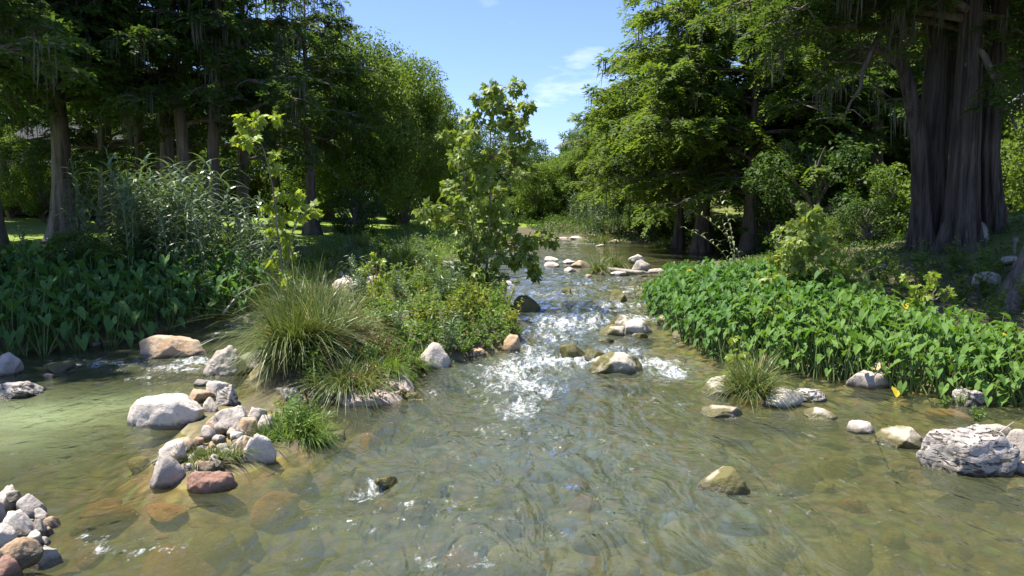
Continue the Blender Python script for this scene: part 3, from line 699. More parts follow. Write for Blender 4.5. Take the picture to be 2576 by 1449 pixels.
# right bank
plant(CY[3], 1885, 46, 'tall lit cypress with thick dark trunk standing by the still pool', scale=1.12, rot=.9)
plant(CY[3], 1762, 50, 'slim bright cypress leaning its feathery crown over the river', scale=1.2, rot=3.6, lean=(0, -.06))
plant(CY[4], 1705, 55, 'thin-trunked cypress at the water beside the still pool', scale=1.25, rot=2.0)
plant(CY[3], 1640, 66, 'bright green cypress behind the grassy point of the far bank', scale=.98, rot=5.1)
plant(CY[3], 2090, 52, 'lit cypress on the slope behind the dark understory bush', scale=1.05, rot=2.4)
plant(CY[3], 2010, 62, 'pale green cypress high on the slope, mossy lower limbs', scale=1.05, rot=1.4)
plant(CY[1], 2200, 44, 'moss-hung cypress between the big fused trunks and the pool', scale=1.1, rot=2.6)
plant(CY[3], 1560, 80, 'small bright cypress where the far bank bends', scale=.8, rot=.2)
for px, Y, k, s in ((2150, 58, 1, 1.2), (2290, 52, 0, 1.1), (2400, 56, 2, 1.15), (2520, 50, 1, 1.2), (2620, 44, 0, 1.2), (2330, 66, 2, 1.2), (2480, 68, 0, 1.3), (1930, 70, 2, 1.1), (1820, 76, 1, 1.2), (2060, 76, 0, 1.2), (2240, 80, 2, 1.2), (2700, 36, 1, 1.1), (2620, 62, 2, 1.2), (1740, 84, 0, 1.1)):
    plant(BL[k], px, Y, 'leafy broadleaf tree on the steep slope behind the big cypresses', 'broadleaf trees on the slope', s)
# far end and hill
for px, Y, k, s in ((1240, 92, 2, .9), (1330, 98, 0, .9), (1395, 94, 1, .95), (1450, 100, 0, 1.0), (1510, 92, 1, 1.05), (1580, 96, 0, 1.1), (1640, 92, 1, 1.1), (1700, 98, 2, 1.0), (1290, 118, 0, .9), (1370, 122, 1, .9), (1180, 104, 0, 1.0)):
    plant(BL[k], px, Y, 'rounded green tree at the river bend', 'trees closing the river bend', s)
for px, Y, k, s in ((1330, 150, 0, .8), (1400, 145, 1, .9), (1455, 150, 0, .9), (1520, 160, 2, .9), (1565, 140, 0, 1.0), (1620, 132, 1, 1.0), (1680, 125, 0, 1.0), (1470, 175, 2, .8), (1390, 185, 0, .8), (1280, 170, 1, .8), (1590, 165, 2, 1.0), (1740, 120, 1, 1.1), (1430, 165, 1, .7), (1220, 140, 0, .9)):
    plant(BL[k], px, Y, 'tree on the wooded hill beyond the river bend', 'trees on the far hill', s)
for px, Y, k, s in ((1345, 84, 1, .75), (1390, 88, 1, .8), (1440, 84, 1, .85), (1490, 86, 1, .95), (1600, 78, 1, .95), (1660, 74, 1, .9), (1530, 84, 1, .9), (1310, 90, 0, .8)):
    plant(BL[k], px, Y, 'bright light-green tree at the water of the river bend', 'bright trees at the bend water', s)
# shrubs
for px, Y, s in ((30, 51, .62), (112, 49, .55), (215, 54, .6), (330, 56, .6)):
    plant(BL[1], px, Y, 'small leafy tree standing in front of the brown houses', 'small trees before the houses', s)
plant(SH[0], 892, 49, 'round dark green bush on the bank below the cypresses', scale=1.0)
plant(SH[1], 2235, 36, 'bright sunlit yellow-green bush on the slope beside the big fused trunks', scale=1.25)
plant(SH[0], 2050, 39, 'large dark bush shading the pool bank', scale=1.7)
plant(SH[1], 2545, 33, 'sunlit bush behind the big fused trunks, on the upper slope', scale=1.2)
plant(SH[0], 1940, 45, 'dark bush at the foot of the pool-side cypress', scale=1.1)
for px, Y, k, s in ((2340, 42, 1, 1.2), (2130, 44, 0, 1.3), (2440, 40, 0, 1.2), (2180, 31, 0, .6), (2110, 33, 1, .5), (2640, 30, 1, 1.2), (2280, 46, 1, 1.3)):
    plant(SH[k], px, Y, 'leafy shrub growing on the slope below the broadleaf trees', 'shrubs on the slope', s)
for px, Y, k, s in ((-60, 21.5, 0, .4), (180, 22.5, 0, .5), (240, 23.3, 1, .45), (330, 24.2, 0, .5), (430, 25.5, 0, .5), (540, 26.5, 1, .55), (600, 29, 0, .5)):
    plant(SH[k], px, Y, 'small leafy shrub mixed among the canes above the shaded taro', 'shrubs among the canes', s)
for px, Y, k, s in ((1000, 72, 0, .8), (1150, 70, 1, .7), (1110, 84, 0, 1.0), (1240, 80, 1, .8), (1290, 84, 0, .8), (1200, 88, 1, 1.0), (1420, 84, 0, 1.0), (1350, 90, 1, 1.0)):
    plant(SH[k], px, Y, 'low shrub along the shaded bank upstream', 'shrubs along the upstream bank', s)
for px, Y, k, s in ((1600, 70, 1, .8), (1660, 62, 0, .8), (1720, 60, 0, .7), (1800, 52, 0, .7), (1850, 50, 0, .8), (1480, 82, 1, .9), (1540, 78, 1, .8)):
    plant(SH[k], px, Y, 'low shrub at the water edge across the still pool', 'shrubs across the pool', s)

# the big fused cypress on the right bank
def big_cypress():
    rng = np.random.default_rng(77)
    Y0 = 25.0; c0 = at(2400, 660, Y0); gx, gy = c0[0], Y0; gz = ground_z(gx, gy)
    root = thing('giant_cypress', 'giant fused cypress of several fluted grey trunks on the shady bank', 'tree', (gx, gy, gz))
    wood_all, lf, ms = MB(), MB(), MB()
    stems = [([(2335, 640), (2335, 520), (2340, 380), (2352, 200), (2366, 0), (2375, -250), (2380, -620)], 25.6, .52, 9, .22),
             ([(2330, 640), (2318, 500), (2312, 350), (2285, 220), (2232, 20), (2190, -160), (2120, -420)], 24.9, .34, 7, .14),
             ([(2412, 690), (2420, 560), (2428, 400), (2438, 200), (2446, 0), (2452, -250), (2450, -650)], 24.0, .54, 9, .24),
             ([(2488, 640), (2488, 520), (2484, 380), (2496, 200), (2520, 0), (2545, -250), (2590, -600)], 25.0, .46, 8, .22),
             ([(2384, 670), (2392, 520), (2392, 380), (2398, 200), (2402, 0), (2405, -250), (2410, -500)], 26.0, .36, 8, .2)]
    limbs = []
    for si, (px, Y, r, k, amt) in enumerate(stems):
        p = np.array([at(x, y, Y) for x, y in px]) - [gx, gy, gz]
        p[0, 2] = ground_z(p[0, 0] + gx, p[0, 1] + gy) - gz - .25
        tt = np.linspace(0, 1, len(p)); t2 = np.concatenate([np.linspace(0, .22, 24), np.linspace(.23, .7, 34), np.linspace(.72, 1, 10)])
        pp = np.stack([np.interp(t2, tt, p[:, i]) for i in range(3)], 1)
        pp[1:-1] = (pp[:-2] + 2 * pp[1:-1] + pp[2:]) / 4
        rad = r * (1 - .72 * t2)
        V, F = tube(pp, rad, 110, flute_fn(rng, k, p[0, 2], amt * .9, .28 if r > .4 else .15, .6))
        V = V + (unit(V) * fbm(V * [8, 8, .5], 4, si, .6)[:, None] * .055)
        MB().add(V, F).build('trunk', M['barkd'], root)
        for i in range(15 if r > .4 else 9):
            u = rng.uniform(.62, .97) if r > .4 else rng.uniform(.62, 1)
            q = np.array([np.interp(u, tt, p[:, j]) for j in range(3)])
            L = rng.uniform(3.2, 8.0) * (1.1 - .35 * u); az = rng.uniform(0, 6.28)
            path = limb_path(q, az, L, rng.uniform(0, .45), rng.uniform(.2, .5), rng); V, F = tube(path, np.linspace(.15, .02, 7), 7); wood_all.add(V, F); limbs.append((path, L))
    # long low limbs reaching out over the bank, as in the picture's upper edge, plus high unseen ones added to shade the bank
    for (x0, y0, Y_), (x1, y1, Y1), sag in (((2312, 10, 24.9), (1960, 60, 23.0), .02), ((2300, 200, 24.9), (2060, 190, 25.5), .06), ((2240, 40, 24.5), (2130, 300, 23.5), -.05), ((2430, 60, 24.2), (2560, 330, 22.5), -.08), ((2520, 0, 25), (2700, 120, 23), .05), ((2350, -40, 25), (2100, -60, 21), .05), ((2360, -60, 25), (1900, -100, 26), .05), ((2370, -200, 25), (1760, -330, 20.5), .04), ((2410, -250, 24.5), (1880, -300, 19), .04), ((2370, -300, 25), (1900, -430, 22), .04), ((2440, -280, 24), (2060, -380, 18), .04), ((2440, -200, 24), (2250, -330, 17.5), .04)):
        a, b = at(x0, y0, Y_) - [gx, gy, gz], at(x1, y1, Y1) - [gx, gy, gz]; s = np.linspace(0, 1, 9)[:, None]
        path = a + (b - a) * s + UP * np.sin(s * 3.14) * 1.2 * (.5 + sag * 5) + rng.normal(0, .06, (9, 3))
        V, F = tube(path, np.linspace(.15, .025, 9), 8); wood_all.add(V, F); limbs.append((path, float(np.linalg.norm(b - a))))
    foliage_from_limbs(limbs, rng, wood_all, lf, ms, dens=1.35, moss=.28, bl=.28, bw=.08, droop=.45)
    wood_all.build('limbs', M['bark'], root); lf.build('crown', M['cyp'], root, smooth=False); ms.build('hanging_moss', M['moss'], root, smooth=False)['kind'] = 'stuff'
big_cypress()

def edge_cypress():
    rng = np.random.default_rng(5)
    X, Y = at(2655, 700, 18.5)[0], 18.5; z = ground_z(X, Y)
    root = thing('cypress_tree', 'cypress with wide buttressed root flare at the stony right bank edge', 'tree', (X, Y, z))
    t = np.concatenate([np.linspace(0, .1, 8), np.linspace(.13, 1, 12)]); pts = np.stack([.05 * t * 18, 0 * t, 18 * t - .3], 1)
    V, F = tube(pts, .62 * (1 - .8 * t), 40, flute_fn(rng, 8, -.3, .25, 1.5, 1.0)); wood = MB().add(V, F); lf, ms = MB(), MB(); limbs = []
    for i in range(22):
        u = rng.uniform(.5, 1); p = np.array([.9 * u, 0, 18 * u]); L = rng.uniform(3, 6.5) * (1.2 - .5 * u); az = rng.uniform(-1.5, 1.5)
        path = limb_path(p, az, L, rng.uniform(.1, .5), .3, rng); V, F = tube(path, np.linspace(.12, .02, 7), 6); wood.add(V, F); limbs.append((path, L))
    foliage_from_limbs(limbs, rng, wood, lf, ms, dens=.8, moss=.1)
    wood.build('trunk', M['bark'], root); lf.build('crown', M['cyp'], root, smooth=False)
edge_cypress()

# ------------------------------------------------------------------ rocks
def ico(sub):
    bm = bmesh.new(); bmesh.ops.create_icosphere(bm, subdivisions=sub, radius=1.0)
    V = np.array([v.co[:] for v in bm.verts]); F = np.array([[v.index for v in f.verts] for f in bm.faces]); bm.free()
    return V, F
ICO = {k: ico(k) for k in (3, 4, 5)}
ROCK_N = [0]
def rock_mesh(w, d, h, seed, mat, flat=0.0, pit=0.0, rough=1.0, sub=3, sink=0.45, shift=0.0):
    rng = np.random.default_rng(seed); V, F = ICO[sub]; p = V.copy(); o = rng.uniform(-50, 50, 3)
    p = p * (1 + .20 * rough * fbm(p * 1.1 + o, 2, seed)[:, None])
    for _ in range(int(8 + 9 * rough)):
        n = unit(rng.normal(0, 1, (1, 3)))[0]; c = rng.uniform(.52, .88) if rough > .6 else rng.uniform(.62, .92); e = np.maximum(p @ n - c, 0); p = p - n * e[:, None] * .95
    if flat: e = np.maximum(p[:, 2] - (1 - flat), 0); p[:, 2] -= e * .9
    p = p * (1 + .075 * rough * fbm(p * 2.6 + o, 2, seed + 5)[:, None] + .03 * fbm(p * 7.5 + o, 3, seed + 6)[:, None])
    if pit:
        q = fbm(p * [3.5, 3.5, 6.5] + o, 3, seed + 9); p = p * (1 - pit * sstep(-.05, -.5, q)[:, None] + .5 * pit * sstep(.2, .7, q)[:, None])
    p = p / np.abs(p).max(0)
    z = p[:, 2]; z = np.where(z > 0, z * h, z * h * sink)
    v = np.stack([p[:, 0] * w / 2 + shift * z, p[:, 1] * d / 2, z], 1)
    return MB().add(v, F).mesh('rock', M[mat])

def rock(px, py, w, h, mat, label, group=None, z=None, dep=.8, flat=0.0, pit=0.0, rough=1.0, rz=None, sink=.45, name='rock', cat='rock', tilt=(0, 0), dz=0.0, lift=0.0):
    """px,py: front foot of the rock in the picture; w,h its size there in pixels."""
    ROCK_N[0] += 1; seed = 1000 + ROCK_N[0] * 7
    c = P(px, py, z, dz); s = 1 / ppm(c[1]); Wm, Hm = w * s * 1.10, h * s * 1.15
    ang = math.atan2(CAM_H - c[2], c[1]); D = Wm * dep
    Hm = max(.22 * Wm, (Hm - .30 * D * math.sin(ang)))
    sub = 5 if (w > 105 or (pit and w > 60)) else 4 if w > 30 else 3
    o = link(name, rock_mesh(Wm, D, Hm, seed, mat, flat, pit, rough, sub, sink))
    c[1] += D * .38; c[0] *= (c[1] / (c[1] - D * .38))
    o.location = (c[0], c[1], c[2] + lift); r = random.Random(seed)
    o.rotation_euler = (tilt[0], tilt[1], r.uniform(-.35, .35) if rz is None else rz)
    tag(o, label, cat, group)
    return o

R_ = rock
# left channel
R_(432, 902, 165, 52, 'tan', 'smooth tan wedge-shaped boulder in the side channel below the taro', flat=.2, rough=.7, dep=.6)
R_(576, 948, 112, 72, 'grey', 'grey pitted boulder at the island tip below the arching sedge', pit=.06)
R_(655, 935, 120, 66, 'grey', 'pale broad boulder half under the arching sedge', pit=.04)
R_(545, 946, 50, 30, 'grey', 'small grey knob of rock beside the pitted boulder')
R_(690, 880, 60, 36, 'grey', 'low grey rock behind the arching sedge, wet at its foot')
R_(18, 945, 60, 52, 'grey', 'blunt grey boulder at the edge of the taro shade')
R_(50, 1003, 150, 55, 'pit', 'flat pitted rock with moss patches in the side channel', flat=.3, pit=.05, dep=.7)
R_(125, 952, 40, 14, 'tan', 'small flat tan stone beside the mossy flat rock')
R_(152, 935, 90, 24, 'wet', 'wet brown rock washed over by the side channel')
for px, py, w, h in ((275, 866, 40, 12), (320, 858, 36, 14), (350, 850, 30, 10), (240, 872, 30, 10), (395, 880, 26, 8)):
    R_(px, py, w, h, 'grey', 'small grey stone under the shaded taro leaves at the waterline', 'stones under the shaded taro')
# big flat and its neighbours
R_(424, 1078, 190, 74, 'white', 'big flat-topped white boulder with brown waterline in the calm water', flat=.35, rough=.55, dep=.62, rz=.08)
R_(548, 1000, 74, 52, 'white', 'white rounded boulder topping the pile by the sedge', rough=.7)
R_(575, 1032, 66, 66, 'pit', 'dark pitted upright rock in the pile by the sedge', pit=.06)
R_(500, 1014, 78, 40, 'tan', 'tan tilted slab leaning on the white boulder pile', flat=.2, tilt=(.2, -.1))
R_(528, 1046, 48, 40, 'white', 'small white block wedged beside the big flat boulder')
R_(512, 972, 44, 20, 'grey', 'low flat grey stone behind the white boulder pile', flat=.3)
R_(446, 1006, 18, 12, 'tan', 'tiny tan pebble beside the tilted tan slab')
# cairn bar
R_(590, 1082, 112, 54, 'white', 'long white slab lying along the cairn bar', z=.12, flat=.3, tilt=(0, -.1))
R_(644, 1062, 60, 34, 'white', 'white flat-sided slab end on the cairn bar', z=.16)
R_(546, 1086, 54, 36, 'tan', 'tan rounded stone at the end of the long white slab', z=.08, rough=.6)
R_(624, 1096, 52, 46, 'tan', 'orange-tan rounded stone in the middle of the cairn bar', z=.12, rough=.6)
R_(659, 1050, 26, 26, 'white', 'small white egg-shaped stone at the top of the cairn bar', z=.2, rough=.4)
R_(672, 1090, 52, 46, 'white', 'white speckled stone leaning by the grass tuft on the bar', z=.12)
R_(458, 1134, 68, 32, 'tan', 'brick-shaped tan and white stone balanced on the cairn bar', z=.2, flat=.25, rough=.7)
R_(521, 1106, 42, 32, 'white', 'rounded white stone beside the brick-shaped stone', z=.14, rough=.5)
R_(498, 1124, 34, 26, 'tan', 'small pale tan stone against the brick-shaped stone', z=.12, rough=.5)
R_(555, 1116, 38, 28, 'white', 'small white stone under the leafy sprig on the bar', z=.12)
R_(536, 1140, 30, 26, 'tan', 'small tan stone below the leafy sprig', z=.1)
R_(600, 1112, 40, 26, 'white', 'small white stone between the orange-tan stone and the big boulder', z=.1)
R_(619, 1170, 54, 66, 'tan', 'upright pale stone with dark hollow on the cairn bar', z=.02, pit=.03)
R_(655, 1172, 92, 78, 'white', 'large white boulder with shaded front at the end of the cairn bar', dep=.7)
R_(572, 1148, 36, 24, 'white', 'small pale stone on the bar beside the upright stone', z=.08)
R_(594, 1140, 34, 30, 'grey', 'small grey stone leaning against the upright stone', z=.06)
R_(480, 1150, 56, 24, 'white', 'low white stone under the brick-shaped stone', z=.1)
R_(412, 1228, 100, 82, 'grey', 'large pale grey boulder at the tip of the cairn bar', rough=.8, dep=.7)
R_(432, 1165, 70, 50, 'white', 'white knobbly stone stacked on the pale grey boulder', z=.16)
R_(478, 1212, 84, 52, 'pit', 'rough mossy rock between the pale grey and the reddish boulder', pit=.05)
R_(534, 1240, 118, 62, 'red', 'reddish-brown rounded boulder at the front of the cairn bar', rough=.6, dep=.65)
R_(516, 1188, 56, 32, 'tan', 'tan oval stone resting on the reddish boulder', z=.10, rough=.5)
R_(548, 1176, 34, 20, 'white', 'small white stone tucked behind the reddish boulder', z=.10)
rk = random.Random(12)
for k in range(34):
    u = rk.uniform(0, 1); x = 420 + 270 * u + rk.uniform(-26, 26); y = 1200 - 120 * u + rk.uniform(-34, 30); w = rk.uniform(20, 44)
    R_(x, y, w, w * rk.uniform(.55, .85), rk.choice(['white', 'white', 'grey', 'tan']), 'loose angular stone filling the cairn bar between its bigger stones', 'loose stones of the cairn bar', z=rk.uniform(.02, .09), rough=1.1)
# bottom-left heap
R_(20, 1290, 62, 60, 'white', 'white block at the top of the heap in the near corner', z=.10)
R_(78, 1308, 70, 60, 'grey', 'rounded grey boulder at the water side of the near heap', z=.02, rough=.5)
R_(46, 1345, 90, 54, 'white', 'broad white stone across the middle of the near heap', z=.10, flat=.2)
R_(98, 1352, 40, 42, 'grey', 'small grey upright stone in the near heap', z=.02)
R_(12, 1390, 60, 70, 'white', 'large whitish round boulder at the side of the near heap', z=.08, rough=.5)
R_(58, 1420, 118, 62, 'tan', 'tilted orange-tan oblong boulder on the near heap', z=.16, rough=.5, dep=.5, tilt=(0, -.55))
R_(112, 1432, 120, 56, 'grey', 'flat grey wet-edged slab in front of the near heap', dep=.6, rough=.8)
R_(18, 1462, 70, 60, 'red', 'reddish stone at the bottom of the near heap', z=.06, rough=.5)
R_(128, 1332, 46, 30, 'tan', 'wet brown stone beside the near heap', rough=.5)
R_(34, 1262, 46, 26, 'white', 'small pale stone capping the near heap', z=.22)
R_(-30, 1340, 80, 90, 'grey', 'grey boulder behind the whitish round boulder of the near heap')
for k in range(14):
    x, y, w = rk.uniform(-10, 130), rk.uniform(1290, 1440), rk.uniform(26, 50)
    R_(x, y, w, w * rk.uniform(.55, .85), rk.choice(['white', 'grey', 'tan', 'white']), 'loose angular stone between the bigger stones of the near heap', 'loose stones of the near heap', z=rk.uniform(.0, .06), rough=1.1)
# island front
R_(1085, 928, 98, 62, 'white', 'white round boulder at the grassy island edge', rough=.35, dep=.75)
R_(945, 1016, 205, 52, 'slab', 'broad flat pinkish slab at the foot of the sedge', flat=.6, dep=.95, rough=.45, sink=.9, tilt=(.17, .05), rz=.1, lift=.03)
R_(735, 1010, 110, 46, 'white', 'pale slab beneath the drooping sedge blades', flat=.4)
R_(948, 948, 44, 42, 'white', 'white stone with brown patch beside the flat slab', z=.14, rough=.6)
R_(986, 985, 40, 30, 'white', 'rounded white stone sitting on the flat slab', z=.13, rough=.5)
R_(1014, 990, 22, 14, 'tan', 'tan pebble on the flat slab edge', z=.1)
R_(1040, 1006, 60, 20, 'wet', 'mossy wet stone at the corner of the flat slab')
R_(1192, 893, 60, 16, 'tan', 'flat tan stone under the island bank')
R_(1288, 884, 46, 44, 'tan', 'brown square stone at the undercut island point', rough=.4, flat=.3)
R_(1030, 925, 50, 36, 'grey', 'shaded grey rock beside the white round boulder')
R_(880, 738, 100, 36, 'white', 'long pale boulder behind the island beside the quiet channel', dep=.6)
for px, py, w, h in ((850, 700, 40, 18), (885, 694, 36, 16), (915, 698, 34, 16), (938, 716, 34, 20), (868, 708, 34, 14), (930, 690, 36, 10), (975, 686, 40, 10), (1010, 688, 36, 8), (1110, 670, 36, 14), (1135, 672, 26, 14), (700, 760, 34, 16), (730, 752, 30, 14), (680, 772, 26, 12)):
    R_(px, py, w, h, 'white', 'pale stone of the gravel edge behind the island', 'stones behind the island')
# rapids
R_(1554, 940, 138, 48, 'alg', 'white boulder with olive algae in the middle of the rapids', rough=.5, dep=.7)
R_(1604, 842, 80, 36, 'white', 'rounded white boulder with a moss patch above the rapids', rough=.5)
R_(1540, 846, 68, 26, 'alg', 'flat mossy rock leaning on the rounded white boulder', flat=.25)
R_(1568, 828, 66, 32, 'alg', 'pitted pale rock behind the rounded white boulder', pit=.04)
R_(1610, 852, 40, 14, 'alg', 'small algae-covered stone below the rounded white boulder', rough=.5)
R_(1440, 896, 64, 30, 'wet', 'olive wet rock splitting the white water')
R_(1492, 905, 60, 24, 'wet', 'dark wet rock draining foam beside the algae boulder')
R_(1524, 864, 52, 16, 'wet', 'low brown rock just breaking the surface below the mossy rock')
R_(1330, 782, 92, 34, 'wet', 'dark rock with water spilling over it beside the island')
R_(1424, 740, 38, 18, 'wet', 'small pointed brown rock in the upper rapids')
R_(1556, 756, 56, 24, 'wet', 'mossy square rock in the upper rapids')
R_(1612, 748, 26, 16, 'wet', 'small wet rock beside the taro point')
R_(1270, 718, 44, 20, 'white', 'pale domed rock beside the sycamore trunk')
R_(1298, 712, 26, 8, 'wet', 'tiny dark rock off the pale domed rock')
R_(1386, 672, 42, 15, 'white', 'pale low dome rock in midstream')
R_(1386, 658, 34, 13, 'white', 'pale pointed rock upstream of the low dome')
R_(1462, 672, 48, 15, 'tan', 'brown slanting slab rock in midstream')
R_(1436, 664, 44, 6, 'white', 'thin white ledge beside the slanting slab')
R_(1428, 684, 40, 12, 'white', 'low pale rock below the slanting slab')
R_(1604, 662, 46, 20, 'white', 'top stone of the pale stack on the gravel bar', z=.75)
R_(1610, 682, 52, 26, 'grey', 'thick lower stone of the pale stack on the gravel bar')
R_(1585, 690, 40, 8, 'white', 'flat pale stone on the gravel bar by the stack')
R_(1520, 690, 60, 9, 'tan', 'flat tan ledge under the grass tufts of the gravel bar', flat=.4)
R_(1560, 694, 50, 8, 'white', 'thin white ledge at the downstream edge of the gravel bar', flat=.4)
R_(1650, 686, 44, 8, 'white', 'flat pale rock between the stack and the taro point')
R_(1480, 697, 30, 6, 'tan', 'low tan rock awash below the gravel bar')
for px, py, w, h in ((1240, 640, 40, 10), (1285, 632, 34, 9), (1330, 624, 30, 8), (1160, 660, 30, 9), (1420, 606, 40, 5), (1490, 608, 26, 5), (1545, 612, 40, 6), (1600, 608, 30, 4), (1640, 607, 30, 4), (1510, 620, 24, 5), (1380, 610, 30, 5), (1450, 603, 40, 4)):
    R_(px, py, w, h, 'white', 'pale flat rock along the upstream riffle', 'rocks along the upstream riffle')
# right side
R_(1672, 815, 50, 22, 'alg', 'pale rock tucked under the taro point')
R_(1715, 852, 50, 20, 'alg', 'yellowish low rock at the taro edge beside the rapids')
R_(1810, 995, 92, 46, 'alg', 'pale rock with olive foot beside the small sedge tuft', rough=.7)
R_(1935, 985, 44, 22, 'grey', 'grey stone behind the small sedge tuft')
R_(1966, 1026, 104, 44, 'white', 'low white boulder on the open side of the small sedge tuft', rough=.8, dep=.6)
R_(2042, 1010, 84, 30, 'pit', 'dark-pitted flat rock behind the low white boulder', pit=.07, flat=.2)
R_(2180, 978, 104, 50, 'grey', 'sloping pale boulder at the taro edge', dep=.8, rough=.9)
R_(2205, 945, 60, 30, 'tan', 'tan rock hidden behind the sloping pale boulder', z=.2)
R_(2428, 1022, 92, 44, 'pit', 'pitted round rock carrying a small green tuft', pit=.06, dep=.7)
R_(2062, 1056, 78, 26, 'alg', 'small white-tipped rock in the quiet shallows', rough=.7)
R_(2166, 1090, 76, 30, 'white', 'egg-shaped white rock with a reed stem beside it', rough=.5)
R_(2270, 1128, 138, 46, 'alg', 'long low rock with white crust and algae foot', flat=.2, dep=.65)
R_(2445, 1200, 235, 150, 'pit', 'large deeply pitted limestone boulder with plants on top', pit=.05, dep=.6, flat=.12, rough=.5, rz=.05)
R_(2562, 1170, 100, 84, 'grey', 'grey smooth boulder pressed against the large pitted boulder', rough=.5)
R_(2500, 1096, 90, 20, 'white', 'low pale rock behind the large pitted boulder')
R_(2585, 1195, 60, 30, 'white', 'small white stone beneath the grey smooth boulder', rough=.5)
R_(1812, 1050, 110, 34, 'alg', 'algae-green slab awash in front of the small sedge tuft', flat=.4)
R_(1814, 1240, 130, 58, 'alg', 'wet peaked rock with dry white top in open water', rough=.55, dep=.75)
R_(975, 1218, 60, 20, 'wet', 'small dark rock making a splash in open water')
R_(840, 1110, 90, 10, 'wet', 'dark stone just breaking the surface below the island')
for px, py, w, h in ((2480, 780, 90, 36), (2560, 800, 90, 40), (2530, 735, 60, 30), (2460, 640, 60, 40), (2470, 655, 40, 24), (2580, 760, 80, 36), (2210, 690, 44, 18), (2400, 720, 50, 20)):
    c = at(px, py, 19 + (800 - py) * .035); g = ground_z(c[0], c[1])
    s = 1 / ppm(c[1]); o = link('rock', rock_mesh(w * s, w * s * .8, h * s, 5000 + px, 'grey', .2)); o.location = (c[0], c[1], g); tag(o, 'shaded grey rock on the bank at the foot of the giant cypress', 'rock', 'rocks on the shaded bank')

# submerged stones on the bed
SUBM = [rock_mesh(1, .8, .42, 7000 + i, 'sub' if i < 5 else 'subo', .25, sub=3, rough=.7) for i in range(7)]
def bed_stones():
    rng = np.random.default_rng(3); n = 0
    spots = [(2100, 1380, .9, 0), (2230, 1395, .8, 0), (2150, 1340, .45, 0), (2060, 1430, 1.0, 0), (2480, 1225, .6, 0), (1290, 1370, .7, 0), (1500, 1290, .7, 0), (1330, 1240, .5, 0), (1560, 1360, .6, 0), (750, 1195, .7, 0), (650, 1205, .7, 1), (690, 1250, .8, 1), (880, 1190, .6, 0), (1050, 1240, .5, 0), (930, 1085, .5, 1), (1060, 1060, .7, 0), (960, 1045, .5, 0), (450, 1385, 1.0, 1), (530, 1340, .8, 0), (420, 1290, .6, 1), (280, 1290, .7, 1), (250, 1255, .6, 1), (880, 1420, .9, 0), (1700, 1330, .9, 0), (1780, 1420, .8, 0), (1450, 1420, .7, 0), (1650, 1180, .6, 0), (2010, 1160, .8, 0), (2120, 1130, .7, 0), (600, 1310, .6, 0), (760, 1330, .7, 0), (1180, 1330, .6, 0), (1900, 1360, .9, 0), (2390, 1040, .8, 1), (2050, 960, .6, 1), (1250, 1190, .6, 0)]
    for _ in range(52): spots.append((rng.uniform(150, 2500), rng.uniform(1080, 1445), rng.uniform(.22, .55), int(rng.uniform() < .2)))
    for x, y, s, orange in spots:
        c = P(x, y, -.15); g = ground_z(c[0], c[1])
        if g > -.12: continue
        o = link('submerged_stone', SUBM[(n % 5) if not orange else 5 + n % 2]); top = min(.42 * s, -g - .04); n += 1
        o.location = (c[0], c[1], g); o.scale = (s, s, max(.12, top / .42)); o.rotation_euler = (0, 0, rng.uniform(0, 6.28))
        tag(o, 'rusty orange stone lying under the clear shallow water' if orange else 'yellow-green algae-coated stone lying under the moving water', 'stone', 'orange stones under water' if orange else 'green stones under water')
bed_stones()

# ------------------------------------------------------------------ taro beds
def taro_leaf_geo(mb, base, top, tipdir, s, rng, var, blade_mat=0):
    """one leaf: curved stalk from base to top, arrow-shaped folded blade hanging from it."""
    q = np.linspace(0, 1, 4)[:, None]; mid = (base + top) / 2 + UP * .12 * s
    pts = (1 - q) ** 2 * base + 2 * q * (1 - q) * mid + q ** 2 * top
    V, F = tube(pts, np.linspace(.016, .008, 4), 4); mb.add(V, F, var, 1)
    d = unit(tipdir[None])[0]; sd = unit(np.cross(d, UP)[None])[0]; nr = np.cross(sd, d)
    half = [(-.27, .10), (-.24, .19), (-.10, .245), (.08, .25), (.26, .19), (.45, .085), (.60, 0)]
    wav = rng.uniform(-.03, .03, 8)
    def pt(x, y, i, sg): return top + s * (d * x + sd * y * sg + nr * (.38 * y - .30 * max(x, 0) ** 2 + wav[i] + (.04 if i in (2, 4) else 0)))
    V = [top] + [top + s * (d * x - nr * .3 * x * x) for x in (.2, .4)]
    for sg in (1, -1): V += [pt(x, y, i, sg) for i, (x, y) in enumerate(half)]
    F = []
    for k, fl in ((3, 0), (10, 1)):
        T = [(0, k, k + 1), (0, k + 1, k + 2), (0, k + 2, k + 3), (0, k + 3, 1), (k + 3, k + 4, 1), (1, k + 4, 2), (k + 4, k + 5, 2), (2, k + 5, k + 6)]
        F += [t if fl == 0 else t[::-1] for t in T]
    mb.add(V, F, var, blade_mat)

def taro_proto(seed, mat, hmin=.3, hmax=1.05, n=7, size=.35):
    rng = np.random.default_rng(seed); root = thing('taro_plant', 'taro', 'plant')
    for i in range(n):
        a = i * 2.4 + rng.uniform(-.4, .4); hh = hmin + (hmax - hmin) * (1 - i / n) * rng.uniform(.85, 1.1); r = .12 + (hmax - hh) * .35 + rng.uniform(0, .12)
        h = np.array([math.cos(a), math.sin(a), 0]); base = h * .04; top = h * r + UP * hh
        tip = h * rng.uniform(.6, .95) + UP * rng.uniform(-.9, -.15)
        mb = MB(); taro_leaf_geo(mb, base, top, tip, size * rng.uniform(.72, 1.15), rng, rng.uniform(0, .9))
        mb.build('leaf', [M[mat], M['stalk']], root, smooth=False)
    return root
TARO = [taro_proto(100 + i, 'taro') for i in range(5)]; TAROB = [taro_proto(120 + i, 'tarob') for i in range(4)]
TAROL = [taro_proto(140 + i, 'taro', .3, 1.05, 7, .47) for i in range(4)]

